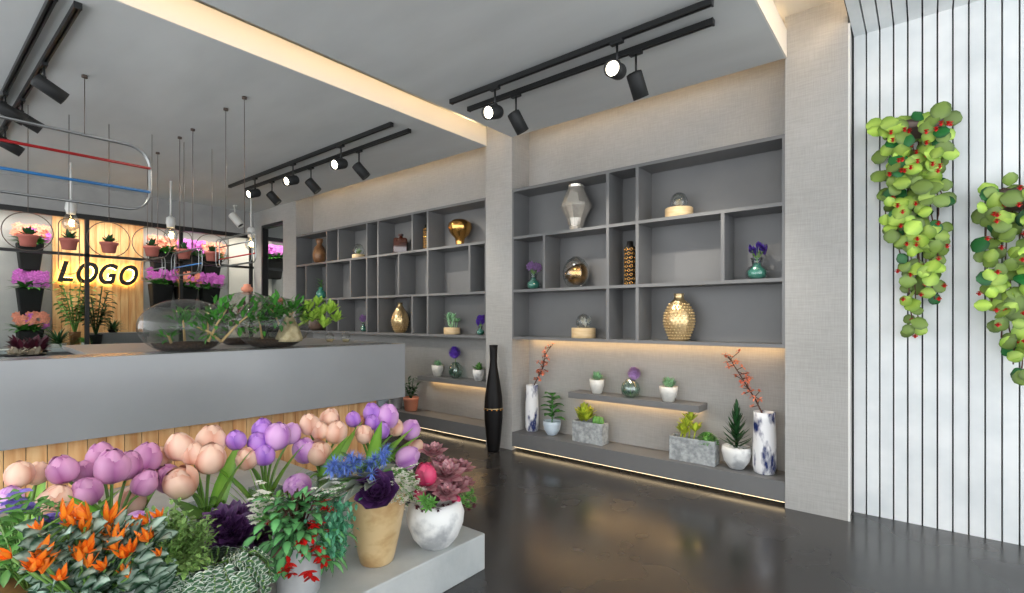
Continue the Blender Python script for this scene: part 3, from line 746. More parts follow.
# ------------------------------------------------------------------ floating shelves
def bowl_pot(px, z, wpx, hpx, label, m, fol, folname, Y, fs, n=18, prof=None, name='potted_succulent', cat='potted plant'):
    p, k = spot_on(px, z+.0005, Y); t = thing(name, label, cat, p); r = wpx*k/2; H = hpx*k
    prof = prof or [(.55,0),(.62,.03),(.95,.6),(1,1),(.9,1),(.85,.9)]
    MB().lathe([(q*r, h*H) for q, h in prof]+[(.001,.88*H)], (0,0,0), 26).build('pot', M[m], t)
    f = MB(); 
    if fol:
        small_succ(f, (0,0,H*.9), fs, n)
        small_succ(f, (r*.35,-r*.1,H*.9), fs*.7, n); small_succ(f, (-r*.35,r*.1,H*.95), fs*.7, n)
        f.build(folname, M[fol], t)
    return t, k, r, H
ZF = .667
bowl_pot(597, ZF, 15, 14, 'small white ceramic pot with pale green succulent, left end of the right floating shelf', 'ceramic', 'succ', 'succulent', 4.345, .085)
bowl_pot(668.5, ZF, 18, 15, 'small white ceramic pot with pale green succulent, right end of the right floating shelf', 'ceramic', 'succ', 'succulent', 4.33, .085)
bowl_pot(437.5, ZF, 12, 11, 'small white pot with succulent, left one on the floating shelf near the tall black vase', 'ceramic', 'succ', 'succulent', 4.36, .08)
bowl_pot(478.5, ZF, 12, 11, 'small grey-white pot with green succulent, beside the tall black floor vase neck', 'greywhite', 'green_m', 'succulent', 4.36, .085)
def allium_vase(px, w, h, label, col, Y, bw, off, bh):
    p, k = spot_on(px, ZF+.0005, Y); t = thing('allium_vase', label, 'vase', p); r = w*k/2; H = h*k
    MB().lathe([(r*.4,0),(r*.85,.15*H),(r,.45*H),(r*.85,.75*H),(r*.45,.95*H),(r*.4,H),(r*.3,H)], (0,0,0), 24).build('glass_body', M['greenglass'], t)
    mb = MB()
    for i in range(12):
        a = 2*PI*i/12; mb.tube([(r*.42*math.cos(a), r*.42*math.sin(a), .01), (r*.99*math.cos(a+.2), r*.99*math.sin(a+.2), .45*H), (r*.45*math.cos(a+.4), r*.45*math.sin(a+.4), .95*H)], .003, 5)
    mb.build('ribs', M['greenglass'], t)
    top = V((off*k*RT.x, off*k*RT.y, H+bh*k)); MB().tube([(0,0,.1*H), (0,0,H), top], .004, 6).build('stem', M['stem'], t)
    b = MB()
    b.ball(top, bw*k*.3, 10, 7)
    for i in range(170):
        z = 1-2*(i+.5)/170; a = i*2.4; d = V((math.sqrt(1-z*z)*math.cos(a), math.sqrt(1-z*z)*math.sin(a), z))
        b.leaf(top+d*bw*k*.28, d+V((.2,.1,.1)), bw*k*.24, bw*k*.18, bend=.6, segs=2, shape=0)
    b.build('flower_ball', M[col], t); return t
allium_vase(630.5, 19, 18, 'ribbed green glass vase with lilac flower ball, middle of the right floating shelf', 'lilacp', 4.34, 14, 3.5, 6)
allium_vase(455.5, 14, 16, 'green glass vase with deep violet bloom on the left floating shelf', 'purplep', 4.36, 13, -1, 10)

# ------------------------------------------------------------------ ledge, right niche
ZL = .19
def branch(mb, bl, pts, n, R=R, s=.045):
    mb.tube(pts, .008, 6, r1=.003)
    for i in range(n):
        k = R.random()*.68+.30; j = k*(len(pts)-1); a = int(j); fr = j-a
        p = V(pts[a]).lerp(V(pts[min(a+1, len(pts)-1)]), fr)
        q = p+V((R.uniform(-.06,.06), R.uniform(-.04,.04), R.uniform(-.03,.07)))
        mb.tube([p, q], .003, 4)
        for m in range(5): bl.leaf(q, (R.uniform(-1,1), R.uniform(-1,1), R.uniform(-.3,1)), s*.8, s*.5, bend=.6, segs=2)
def marble_vase(px, w, h, label, dx, top, Y=4.33):
    p, k = spot_on(px, ZL+.0005, Y); t = thing('marbled_vase', label, 'vase', p); r = w*k/2; H = h*k
    MB().lathe([(r*.8,0),(r*.9,.01),(r,.12*H),(r,.5*H),(r*.9,.9*H),(r*.92,H),(r*.82,H),(r*.8,.9*H),(.001,.88*H)], (0,0,0), 30).build('body', M['marble'], t)
    mb = MB(); bl = MB()
    ex = at(px+dx, 300, Y=Y).x-p.x; base = V((0,0,H*.9)); e = V((ex, 0, H+top*k)); mid = base.lerp(e,.5)+V((.015,0,-.01))
    pts = [base-V((0,0,H*.3)), base, base.lerp(e,.3)+V((.012,0,0)), mid, base.lerp(e,.75)+V((-.01,0,.02)), e]
    branch(mb, bl, pts, 32); mb.build('branch', M['bark'], t); bl.build('blossoms', M['coral'], t)
    return t
marble_vase(532, 13.5, 46, 'tall white marbled vase with a coral branch, left end of the right ledge', 19, 40, 4.36)
marble_vase(764.5, 22, 61, 'large white marbled vase with a coral branch, right end of the right ledge', -36, 54, 4.32)
# leafy plant in pale blue pot
t, k, r, H = bowl_pot(552, ZL, 18, 14, 'pale blue bowl pot with broad-leaved green plant, right ledge', 'potblue', None, '', 4.34, .1, prof=[(.45,0),(.55,.04),(.9,.4),(1,.8),(1,1),(.92,1),(.9,.9)], name='potted_plant')
f = MB(); f.tube([(0,0,H*.8),(.01,0,H+.28)], .006, 6)
for i in range(16):
    a = i*2.4; z = H+.02+.017*i; f.leaf((0,0,z), (math.cos(a), math.sin(a)*.8, .5), .17-.004*i, .095, bend=.7, segs=4)
f.build('foliage', M['green'], t)
def trough(px0, px1, h, label, kind, Y=4.25, d=.13):
    a, b = at(px0, 440, Y=Y), at(px1, 440, Y=Y); k = mpp((a+b)/2); H = h*k; L = b.x-a.x
    t = thing('stone_trough', label, 'planter', ((a.x+b.x)/2, Y+d/2, ZL+.0005))
    mb = MB(); w = .014; x = L/2; y = d/2
    mb.box(-x, x, -y, -y+w, 0, H).box(-x, x, y-w, y, 0, H).box(-x, -x+w, -y+w, y-w, 0, H).box(x-w, x, -y+w, y-w, 0, H).box(-x+w, x-w, -y+w, y-w, 0, .02)
    mb.build('box', M['stone'], t, smooth=False, bevel=.003)
    MB().box(-x+w, x-w, -y+w, y-w, .02, H*.88).build('soil', M['soil'], t, smooth=False)
    if kind == 0:
        f = MB(); small_succ(f, (-L*.18,-.01,H*.9+.05), .12, 60); small_succ(f, (-L*.10,-.02,H*.9+.02), .10, 40); small_succ(f, (-L*.27,-.01,H*.9+.01), .08, 30); f.build('yellow_succulent', M['yellowgreen'], t)
        f = MB()
        for i in range(5): f.lathe([(.02,0),(.028,.03),(.022,.07),(.001,.085)], (L*.16+.035*(i%3)+.0, .015*(i%2), H*.88), 9, cap=False)
        f.build('finger_cactus', M['green_m'], t)
    else:
        f = MB()
        for i, (dx, hh) in enumerate(((-.32,.05),(-.22,.10),(-.12,.16),(-.02,.07),(-.27,.03))):
            f.tube([(dx*L,0,H*.8),(dx*L+.02,0,H*.9+hh)], .006, 5); small_succ(f, (dx*L+.02,0,H*.88+hh), .085, 20)
        f.build('branching_succulent', M['yellowgreen'], t)
        f = MB()
        for i in range(240):
            z = R.random(); a = R.random()*6.28; d_ = V((math.cos(a)*math.sqrt(1-z*z), math.sin(a)*math.sqrt(1-z*z)*.8, z)); f.leaf(V((L*.3,0,H*.85))+d_*.066, d_, .03, .02, segs=2, bend=.4)
        f.ball((L*.3,0,H*.85), .06, 12, 8, sz=1); f.build('moss_cushion', M['green_m'], t)
    return t
trough(572, 602, 21, 'short rough stone trough with yellow-green succulents, right ledge', 0)
trough(669, 714.5, 24, 'wider rough stone trough with branching succulent and moss cushion, right ledge', 1, Y=4.23)
# spiky plant
t, k, r, H = bowl_pot(736.5, ZL, 28, 22, 'rounded white bowl with spiky dark green plant and white pebbles', 'greywhite', None, '', 4.31, .1, prof=[(.45,0),(.5,.03),(.85,.35),(1,.75),(.96,1),(.88,1),(.86,.9)], name='potted_plant')
f = MB()
for i in range(64):
    a = i*2.4; z = H*.85+.0052*i; el = .15+1.2*(i/64)
    f.leaf((0,0,z), (math.cos(a)*math.cos(el), math.sin(a)*math.cos(el), math.sin(el)), .165-.0012*i, .042, bend=-.35, segs=4, shape=1)
f.tube([(0,0,H*.8),(0,0,H*.85+.33)], .01, 6, r1=.004); f.build('foliage', M['green_d'], t)
f = MB()
for i in range(30):
    a = R.random()*6.28; q = math.sqrt(R.random())*r*.82; f.ball((q*math.cos(a), q*math.sin(a), H*.92), .014+.006*R.random(), 7, 5, sz=.8)
f.build('pebbles', M['whitep'] if False else M['ceramic'], t)

# ------------------------------------------------------------------ ledge, left niche, and tall vase
def nursery(px, w, h, m, label, plant=None):
    t, k, r, H = bowl_pot(px, ZL, w, h, label, m, None, '', 4.31, .1, prof=[(.72,0),(.8,.05),(.95,.8),(1,.82),(1,1),(.92,1),(.9,.9)], name='potted_plant')
    if plant:
        f = MB()
        for j in range(6):
            a = j*1.05; tip = V((.09*math.cos(a), .09*math.sin(a), H+.12+.06*(j%3))); f.tube([(0,0,H*.8), tip*.6+V((0,0,H*.35)), tip], .005, 5)
            for i in range(9):
                q = V((0,0,H*.85)).lerp(tip, .3+.7*i/8); f.leaf(q, (R.uniform(-1,1), R.uniform(-1,1), R.uniform(.1,1)), .07, .035, segs=3, shape=3)
        f.build('foliage', M[plant], t)
nursery(411, 15.5, 13.5, 'terra2', 'salmon clay pot with round-leaved plant on the left ledge, beside the counter end', 'green_d')
nursery(396.5, 13, 13, 'greypot', 'plain grey pot on the left ledge between counter end and clay pot', 'green_d')
nursery(383.5, 12, 12, 'potblue', 'pale blue pot on the left ledge, mostly behind the counter end', 'green_m')
p = at(493.5, 448, Z=0); p.y = 4.02; p.x = at(493.5, 448, Y=4.02).x; k = mpp(p)
t = thing('floor_vase', 'tall slender black floor vase with a row of gold dots, before the middle pilaster', 'vase', (p.x, p.y, .0005))
hh = 1.115; r = 9.3*k
MB().lathe([(r*.62,0),(r*.66,.02),(r*.8,.15),(r*.97,.33),(r,.44),(r*.95,.56),(r*.72,.72),(r*.44,.88),(r*.38,.96),(r*.42,1.06),(r*.47,hh),(r*.40,hh),(r*.3,1.0)], (0,0,0), 32).build('body', M['vaseblack'], t)
mb = MB()
for i in range(12):
    a = 2*PI*i/12; mb.box(-.008,.008,-.002,.002,-.007,.007) if False else mb.ball((r*.995*math.cos(a), r*.995*math.sin(a), .44), .0085, 6, 4)
mb.build('gold_dots', M['goldb'], t)
MB().lathe([(r*1.003,.452),(r*1.006,.455),(r*1.003,.458)], (0,0,0), 32, cap=False).build('gold_line', M['gold'], t)

# ------------------------------------------------------------------ terrariums on the counter
def egg(mb, c, rx, ry, rz, cut=-.86, open0=.97, n=30, m=22):
    """glass body lying along Y, flat at the bottom, open at the +Y end"""
    vs = []; fs = []
    for k in range(m+1):
        u = -1+(open0+1)*k/m; u = -math.cos(PI*(k/m)*.5*(1+math.asin(open0)/(PI/2))) if k else -1
        u = max(-1, min(open0, u)); q = math.sqrt(max(0, 1-u*u))+1e-3
        for i in range(n):
            a = 2*PI*i/n; z = max(q*math.sin(a), cut)
            vs.append(V(c)+V((rx*q*math.cos(a), ry*u, rz*z)))
    for k in range(m):
        for i in range(n): fs.append((k*n+i, k*n+(i+1)%n, (k+1)*n+(i+1)%n, (k+1)*n+i))
    mb.add(vs, fs); rim = [V(c)+V((rx*math.sqrt(1-open0**2)*math.cos(2*PI*i/n), ry*open0, rz*math.sqrt(1-open0**2)*math.sin(2*PI*i/n))) for i in range(n)]
    return rim
ZT = 1.1405
def terrarium(c, rx, ry, rz, open0, label):
    t = thing('terrarium', label, 'terrarium', (c[0], c[1], ZT))
    z = ZT+rz*.86+.002; g = MB(); rim = egg(g, (c[0],c[1],z), rx, ry, rz, open0=open0); g.build('glass_shell', M['terr'], t, True)
    MB().tube(rim, .006, 6, True).build('glass_rim', M['terr'], t, True)
    pr = [(.001,.006),(.50,.006),(.66,.03),(.74,.065),(.001,.075)]
    MB().lathe([(q,h) for q,h in pr], (c[0],c[1],ZT), 28, sx=rx, sy=ry*.98).build('soil', M['soil'], t, True)
    return t
def leafy(mb, bm, p0, p1, n, s, seed=0, spread=.1, shape=0):
    RR = random.Random(seed); p0 = V(p0); p1 = V(p1)
    bm.tube([p0, p0.lerp(p1,.5)+V((0,0,.02)), p1], .011, 6, r1=.005)
    for i in range(n):
        q = p0.lerp(p1, .45+.6*RR.random())+V((RR.uniform(-1,1)*spread, RR.uniform(-1,1)*spread, RR.uniform(-.6,1)*spread))
        d = (q-p0.lerp(p1,.5)).normalized()+V((RR.uniform(-.5,.5),RR.uniform(-.5,.5),RR.uniform(-.2,.8)))
        mb.leaf(q, d, s*(.7+.6*RR.random()), s*.42, bend=.5, segs=3, shape=shape)
def tuft(f, c, s, n, seed):
    RR = random.Random(seed); small_succ(f, c, s, n, R=RR)
t1 = terrarium((-4.57, 1.50, 0), .20, .33, .22, .80, 'large egg-shaped glass terrarium with leafy branches, left one on the counter')
bm = MB(); f = MB()
leafy(f, bm, (-4.36,1.68,1.21), (-4.34,1.50,1.33), 26, .07, 1, .05)
leafy(f, bm, (-4.36,1.68,1.21), (-4.34,1.93,1.46), 60, .08, 2, .09)
leafy(f, bm, (-4.40,1.60,1.21), (-4.36,1.72,1.47), 60, .075, 3, .08)
leafy(f, bm, (-4.45,1.36,1.21), (-4.42,1.32,1.27), 26, .06, 4, .04)
leafy(f, bm, (-4.60,1.50,1.21), (-4.58,1.48,1.40), 60, .07, 14, .08); leafy(f, bm, (-4.62,1.68,1.21), (-4.58,1.66,1.38), 50, .07, 15, .07)
bm.build('branches', M['tanbranch'], t1, True); f.build('foliage', M['green'], t1, True)
t2 = terrarium((-4.56, 2.20, 0), .22, .33, .245, .80, 'large glass terrarium with tan rock and succulents, right one on the counter')
mb = MB(); mb.lathe([(.11,.05),(.115,.08),(.08,.18),(.045,.25),(.015,.30)], (-4.42,2.27,ZT), 9, twist=.2); mb.build('rock', M['stemtan'], t2, True)
bm = MB(); f = MB(); f2 = MB()
leafy(f, bm, (-4.45,2.22,1.28), (-4.42,2.10,1.48), 60, .10, 5, .09)
leafy(f, bm, (-4.45,2.26,1.30), (-4.42,2.32,1.48), 60, .10, 6, .09)
leafy(f, bm, (-4.46,2.05,1.22), (-4.44,2.0,1.42), 50, .08, 7, .07)
bm.build('branches', M['tanbranch'], t2, True); f.build('foliage', M['green'], t2, True)
for (px, py, sz) in ((320,318,.15),(330,314,.14),(312,322,.13),(324,328,.13),(308,312,.12),(336,322,.12),(318,306,.12),(304,324,.11)):
    c = at(px, py, X=-4.42); tuft(f2, c, sz*.9, 14, px)
f2.tube([(-4.42,2.30,1.30),(-4.42,2.50,1.42),at(320,318,X=-4.42)], .012, 6); f2.build('overhanging_succulent', M['green_l'], t2, True)
t3 = terrarium((-5.15, 2.22, 0), .24, .36, .275, .7, 'rear glass terrarium with clay knob on top, behind the two large ones')
MB().lathe([(.03,0),(.05,.015),(.055,.04),(.03,.06),(.035,.075),(.001,.085)], (-5.15,2.22,ZT+.275*1.86+.0), 16).build('knob', M['terra2'], t3, True)
bm = MB(); f = MB(); leafy(f, bm, (-5.15,2.2,1.25), (-5.12,2.1,1.42), 60, .08, 8, .10); bm.build('branches', M['bark'], t3, True); f.build('foliage', M['maroon'], t3, True)
# small bottles right of the terrariums
for dy, dx, lab in ((3.02,-5.0,'small clear glass jar on the counter, left of its pair under the succulent'), (3.12,-4.85,'small clear glass jar on the counter, right of its pair under the succulent')):
    t = thing('glass_jar', lab, 'jar', (dx, dy, ZT)); MB().lathe([(.03,0),(.045,.03),(.045,.07),(.02,.10),(.022,.12)], (0,0,0), 18, cap=False).build('jar_body', M['terr'], t)
    MB().lathe([(.001,.002),(.03,.002),(.04,.03),(.001,.035)], (0,0,0), 16, cap=False).build('sand', M['stemtan'], t)

# ------------------------------------------------------------------ plants of the inner room
def leafy_pot(px, pyb, X, wpx, hpx, label, potm, kind, leafm, hpl, z=None):
    p = at(px, pyb, X=X); k = mpp(p); z = z if z is not None else p.z
    t = thing('potted_plant', label, 'potted plant', (p.x, p.y, z+.0005)); r = wpx*k/2; H = hpx*k
    MB().lathe([(r*.7,0),(r*.95,H*.9),(r,H),(r*.9,H),(r*.88,H*.9),(.001,H*.88)], (0,0,0), 20).build('pot', M[potm], t)
    f = MB(); hp = hpl*k
    if kind == 'palm':
        for i in range(9):
            a = i*2.4; tip = V((.12*math.cos(a), .15*math.sin(a), H+hp*(.35+.65*((i*37)%9)/9))); base = V((0,0,H*.8)); mid = base.lerp(tip,.55)+V((0,0,.06))
            f.tube([base, mid, tip], .008, 5)
            for j in range(10):
                q = base.lerp(tip, .35+.07*j)+V((0,0,.04)); b = a+(1.1 if j%2 else -1.1)
                f.leaf(q, (math.cos(b), math.sin(b), .5), .17, .09, bend=.9, segs=3)
    else:
        for i in range(46):
            a = i*2.4; el = .2+1.2*i/46; f.leaf((0,0,H*.9), (math.cos(a)*math.cos(el), math.sin(a)*math.cos(el), math.sin(el)), hp*.95, .045, bend=.6, segs=4, shape=1)
    f.build('foliage', M[leafm], t)
leafy_pot(58, 345, -9.7, 14, 4, 'low white bowl with spiky green aloe, inside left of the tall leafy plants', 'ceramic', 'spiky', 'green_d', 22, .97)
leafy_pot(75, 346, -9.85, 10, 15, 'brown pot with tall pale leafy plant below letter L', 'brownc', 'palm', 'green_m', 55, .97)
leafy_pot(96, 346, -9.75, 11, 12, 'tall dark leafy plant right of the dark mullion, below letter O', 'planter', 'palm', 'green_d', 52, .97)
leafy_pot(84, 344, -9.6, 5, 5, 'tiny white pot with sprouts, at the foot of the leafy plants', 'ceramic', 'spiky', 'green_m', 8, .97)
leafy_pot(113, 332, -9.95, 9, 3, 'low drooping green plant on the dark bench in front of the planks', 'planter', 'spiky', 'green_d', 14, 1.17)
# pots on the counter's inner side at the left edge
t = thing('service_shelf', 'dark shelf behind the counter at the left edge, holding flowering pots', 'shelf', (-5.6, .2, 0))
box(-6.2, -5.1, -.9, .80, 1.02, 1.06).build('board', M['shelf'], t, True, False)
box(-6.15, -5.15, -.85, .75, 0, 1.02).build('cabinet', M['shelf'], t, True, False)
for px, py, lm, lab, X in ((25, 352, 'cream', 'dark bowl of cream-white flowers at the left edge, behind the counter', -5.4), (30, 348, 'maroon', 'dark maroon leafy plant behind the cream flowers at the left edge', -5.95)):
    p = at(px, py, X=X); t = thing('potted_plant', lab, 'potted plant', (p.x, p.y, 1.0605))
    MB().lathe([(.06,0),(.12,.05),(.13,.06),(.12,.06),(.001,.055)], (0,0,0), 20).build('bowl', M['vaseblack'], t)
    f = MB()
    for i in range(60 if lm == 'cream' else 90):
        a = R.random()*6.3; el = .3+R.random()*1.2; L = .08 if lm == 'cream' else .17
        f.leaf((.07*math.cos(a*3), .07*math.sin(a*3), .05), (math.cos(a)*math.cos(el), math.sin(a)*math.cos(el), math.sin(el)), L*(.7+.4*R.random()), .045, bend=.5, segs=3)
    f.build('foliage', M[lm], t)

# ------------------------------------------------------------------ hanging vines on the slatted wall
def vine(cx, ztop, strands, label, seed, wtop):
    t = thing('hanging_vine', label, 'hanging plant', (cx, 4.36, ztop-.1)); RR = random.Random(seed)
    st = MB(); groups = {'vine': MB(), 'vine_o': MB(), 'vine_d': MB()}; red = MB()
    mb = MB(); mb.lathe([(.10,0),(.15,.10),(.155,.12),(.14,.12),(.13,.03),(.001,.02)], (cx, 4.30, ztop-.22), 18, sy=.55)
    mb.build('wall_basket', M['brown_metal'], t, True)
    MB().tube([(cx, 4.345, ztop-.1), (cx, 4.398, ztop-.06)], .008, 6).build('hook', M['brown_metal'], t, True)
    for (x0, x1, zend, dens) in strands:
        n = int(dens*(ztop-zend)); pts = []; x0 *= .86; x1 *= .86; n = int(n*.82)
        m = 10
        for i in range(m+1):
            u = i/m; pts.append(V((cx+x0+(x1-x0)*u+.012*math.sin(i*1.7+seed), 4.27+.06*math.sin(u*3)+.0, ztop-.08-(ztop-.08-zend)*u)))
        pts = [V((cx, 4.3, ztop-.1))]+pts
        st.tube(pts, .004, 5)
        for i in range(n):
            u = i/max(1, n-1); p = pts[1].lerp(pts[-1], u)+V((RR.uniform(-.035,.035), RR.uniform(-.10,.05), RR.uniform(-.04,.05)))
            key = RR.choices(['vine','vine_o','vine_d'], [.62,.28,.10])[0]
            if p.y > 4.27: key = 'vine_o' if key == 'vine' else key
            s = RR.uniform(.08,.125)*(1-.2*u)
            d = V((RR.uniform(-1,1), RR.uniform(-.5,.1), RR.uniform(-1,.3)))
            groups[key].leaf(p, d, s, s*.95, bend=.7, up=(RR.uniform(-.4,.4), -1, RR.uniform(-.1,.6)), segs=4, cup=-.25, shape=3)
            if RR.random() < .26 and p.z < ztop-.12:
                q = p+V((RR.uniform(-.05,.05), -.07, RR.uniform(-.05,.03)))
                for k in range(6):
                    a = k*1.05; red.leaf(q, (math.cos(a), -.6, math.sin(a)), .022, .018, bend=.8, segs=2)
    st.build('stems', M['bark'], t, True)
    for k_, g in groups.items(): g.build('leaves', M[k_], t, True)
    red.build('red_blossoms', M['redp'], t, True)
p = at(914, 200, Y=4.3)
vine(p.x, 2.80, [(-.16,-.17,2.0,24),(-.15,-.10,1.95,24),(-.11,-.08,1.76,24),(-.06,-.01,1.32,24),(.0,.02,1.36,22),(.03,.04,1.66,24),(.07,.08,1.66,24),(.11,.11,1.52,22),(.15,.13,1.8,22),(.17,.15,2.2,22),(-.10,.0,2.1,22),(.05,.10,2.2,22)],
     'long trailing green vine with red blossoms on the white slats, nearest the pilaster', 3, .5)
p = at(1020, 240, Y=4.3)
vine(p.x, 2.27, [(-.17,-.15,1.5,22),(-.13,-.10,1.28,24),(-.07,-.04,1.12,24),(0,.0,1.05,24),(.06,.05,1.2,22),(.12,.11,1.35,22),(.17,.16,1.6,20),(-.08,.08,1.65,18)],
     'lower green vine with red blossoms, cut by the right edge of the photo', 11, .45)
# ------------------------------------------------------------------ glass vases and tulips on the plinth
ZP = .2005
def glass_vase(px, X, label, w=.13, h=.30):
    p = at(px, 400, X=X); t = thing('glass_vase', label, 'vase', (X, p.y, ZP)); mb = MB(); x = w/2
    mb.box(-x,x,-x,x,0,.012); k = .005
    mb.box(-x,x,-x,-x+k,.012,h).box(-x,x,x-k,x,.012,h).box(-x,-x+k,-x+k,x-k,.012,h).box(x-k,x,-x+k,x-k,.012,h)
    mb.build('glass_body', M['glass'], t, smooth=False)
    return t
VX = -2.72
vases = {}
for key, px, lab in (('a', 22, 'square glass vase of the leftmost bouquet, cut by the left edge'), ('b', 112, 'square glass vase of the mauve tulips'),
                     ('c', 206, 'square glass vase of the peach tulips, behind the dark purple succulent'), ('d', 266, 'square glass vase of the lilac tulips, left of the red-flowered plant'),
                     ('e', 322, 'square glass vase behind the red-flowered plant'), ('f', 372, 'square glass vase behind the tan clay vase')):
    vases[key] = glass_vase(px, VX, lab)
def bloom(mb, c, ax, w, openf=0, seed=0):
    """six overlapping petals on an egg, w = full width"""
    RR = random.Random(seed); q = V(ax).to_track_quat('Z', 'Y').to_matrix(); r = w/2; Hh = w*1.17; a00 = RR.random()*6
    mb.lathe([(r*.84*math.sin(PI*(.04+.90*i_/8))**.62, Hh*.93*(.45*i_/8+.55*(.5-.5*math.cos(PI*i_/8)))-Hh*.5) for i_ in range(9)]+[(1e-5, Hh*.45)], c, 16, cap=False, rot=q)
    for ring in (0, 1):
        for k in range(3):
            a0 = a00+2*PI*(k+.5*ring)/3; hw = 1.12; nr = 7; nc = 7; vs = []; fs = []; uv = []
            off = (.88 if ring == 0 else 1.02)+RR.uniform(-.03,.05); op = openf*RR.uniform(.4,1.2)*(ring+.3)
            topk = RR.uniform(.84,.96) if ring else RR.uniform(.96,1.0)
            for i in range(nr+1):
                t = i/nr; prof = (math.sin(PI*(.04+.90*t))**.62)*off + op*max(0,t-.45)*1.1
                if t == 0: prof = .12
                wd = hw*math.sin(PI*(.2+.62*t))**.5
                for j in range(nc+1):
                    s = -1+2*j/nc; a = a0+s*wd; rr = r*prof*(1+.06*(1-abs(s))*ring-.03*abs(s)**2)+r*.012*math.sin(9*s+seed)*t
                    tt = .5-.5*math.cos(PI*min(1,t*.97)) if openf < .2 else t; tt = .45*t+.55*tt; z = (tt*topk*(1-.05*abs(s)**2*(t**2)))*Hh
                    vs.append(V(c)+q@V((rr*math.cos(a), rr*math.sin(a), z-Hh*.5))); uv.append((j/nc, t))
            for i in range(nr):
                for j in range(nc): p = i*(nc+1)+j; fs.append((p, p+1, p+nc+2, p+nc+1))
            mb.add(vs, fs, uv)
def tulip(px, py, w, v, col, label, dx=0.0, openf=0, nleaf=0, seed=0, group=None):
    base = vases[v].location; X = VX+dx
    c = at(px, py, X=X); W = w*mpp(c)*1.0
    RR = random.Random(seed*7+3)
    foot = V(base)+V((RR.uniform(-.03,.03), RR.uniform(-.03,.03), .02))
    t = thing('tulip', label, 'tulip', foot, group)
    lip = V(base)+V((max(-.045,min(.045,(c.x-base.x)*.15)), max(-.045,min(.045,(c.y-base.y)*.15)), .29))
    ax = (c-lip); ax.normalize(); ax = (ax+V((0,0,.35))).normalized()
    b = MB(); bloom(b, c, ax, W, openf, seed+1); b.build('bloom', M['tulip_'+col], t, True)
    e = c-ax*W*.52; m = lip.lerp(e,.5)+V((0,0,.03))
    pts = []
    P0, P1, P2, P3 = foot, lip, m, e
    for k in range(4): pts.append(P0.lerp(P1, k/4))
    for k in range(9):
        u = k/8; pts.append(P1*(1-u)**2+((P1+(P1-P0)*.35).lerp(m,.4))*2*u*(1-u)+P3*u*u)
    MB().tube(pts, .0075, 7, r1=.006).build('stem', M['stem'], t, True)
    if nleaf:
        for i in range(nleaf):
            l = MB(); d = (e-lip).normalized()+V((RR.uniform(-.5,.5), RR.uniform(-.5,.5), .5)); 
            l.leaf(foot+V((0,0,.08)), d+V((0,0,.6)), .44+.12*RR.random(), .09, bend=.5, segs=8, cup=.35, shape=0); l.build('leaf', M['tulipleaf'], t, True)
    return t
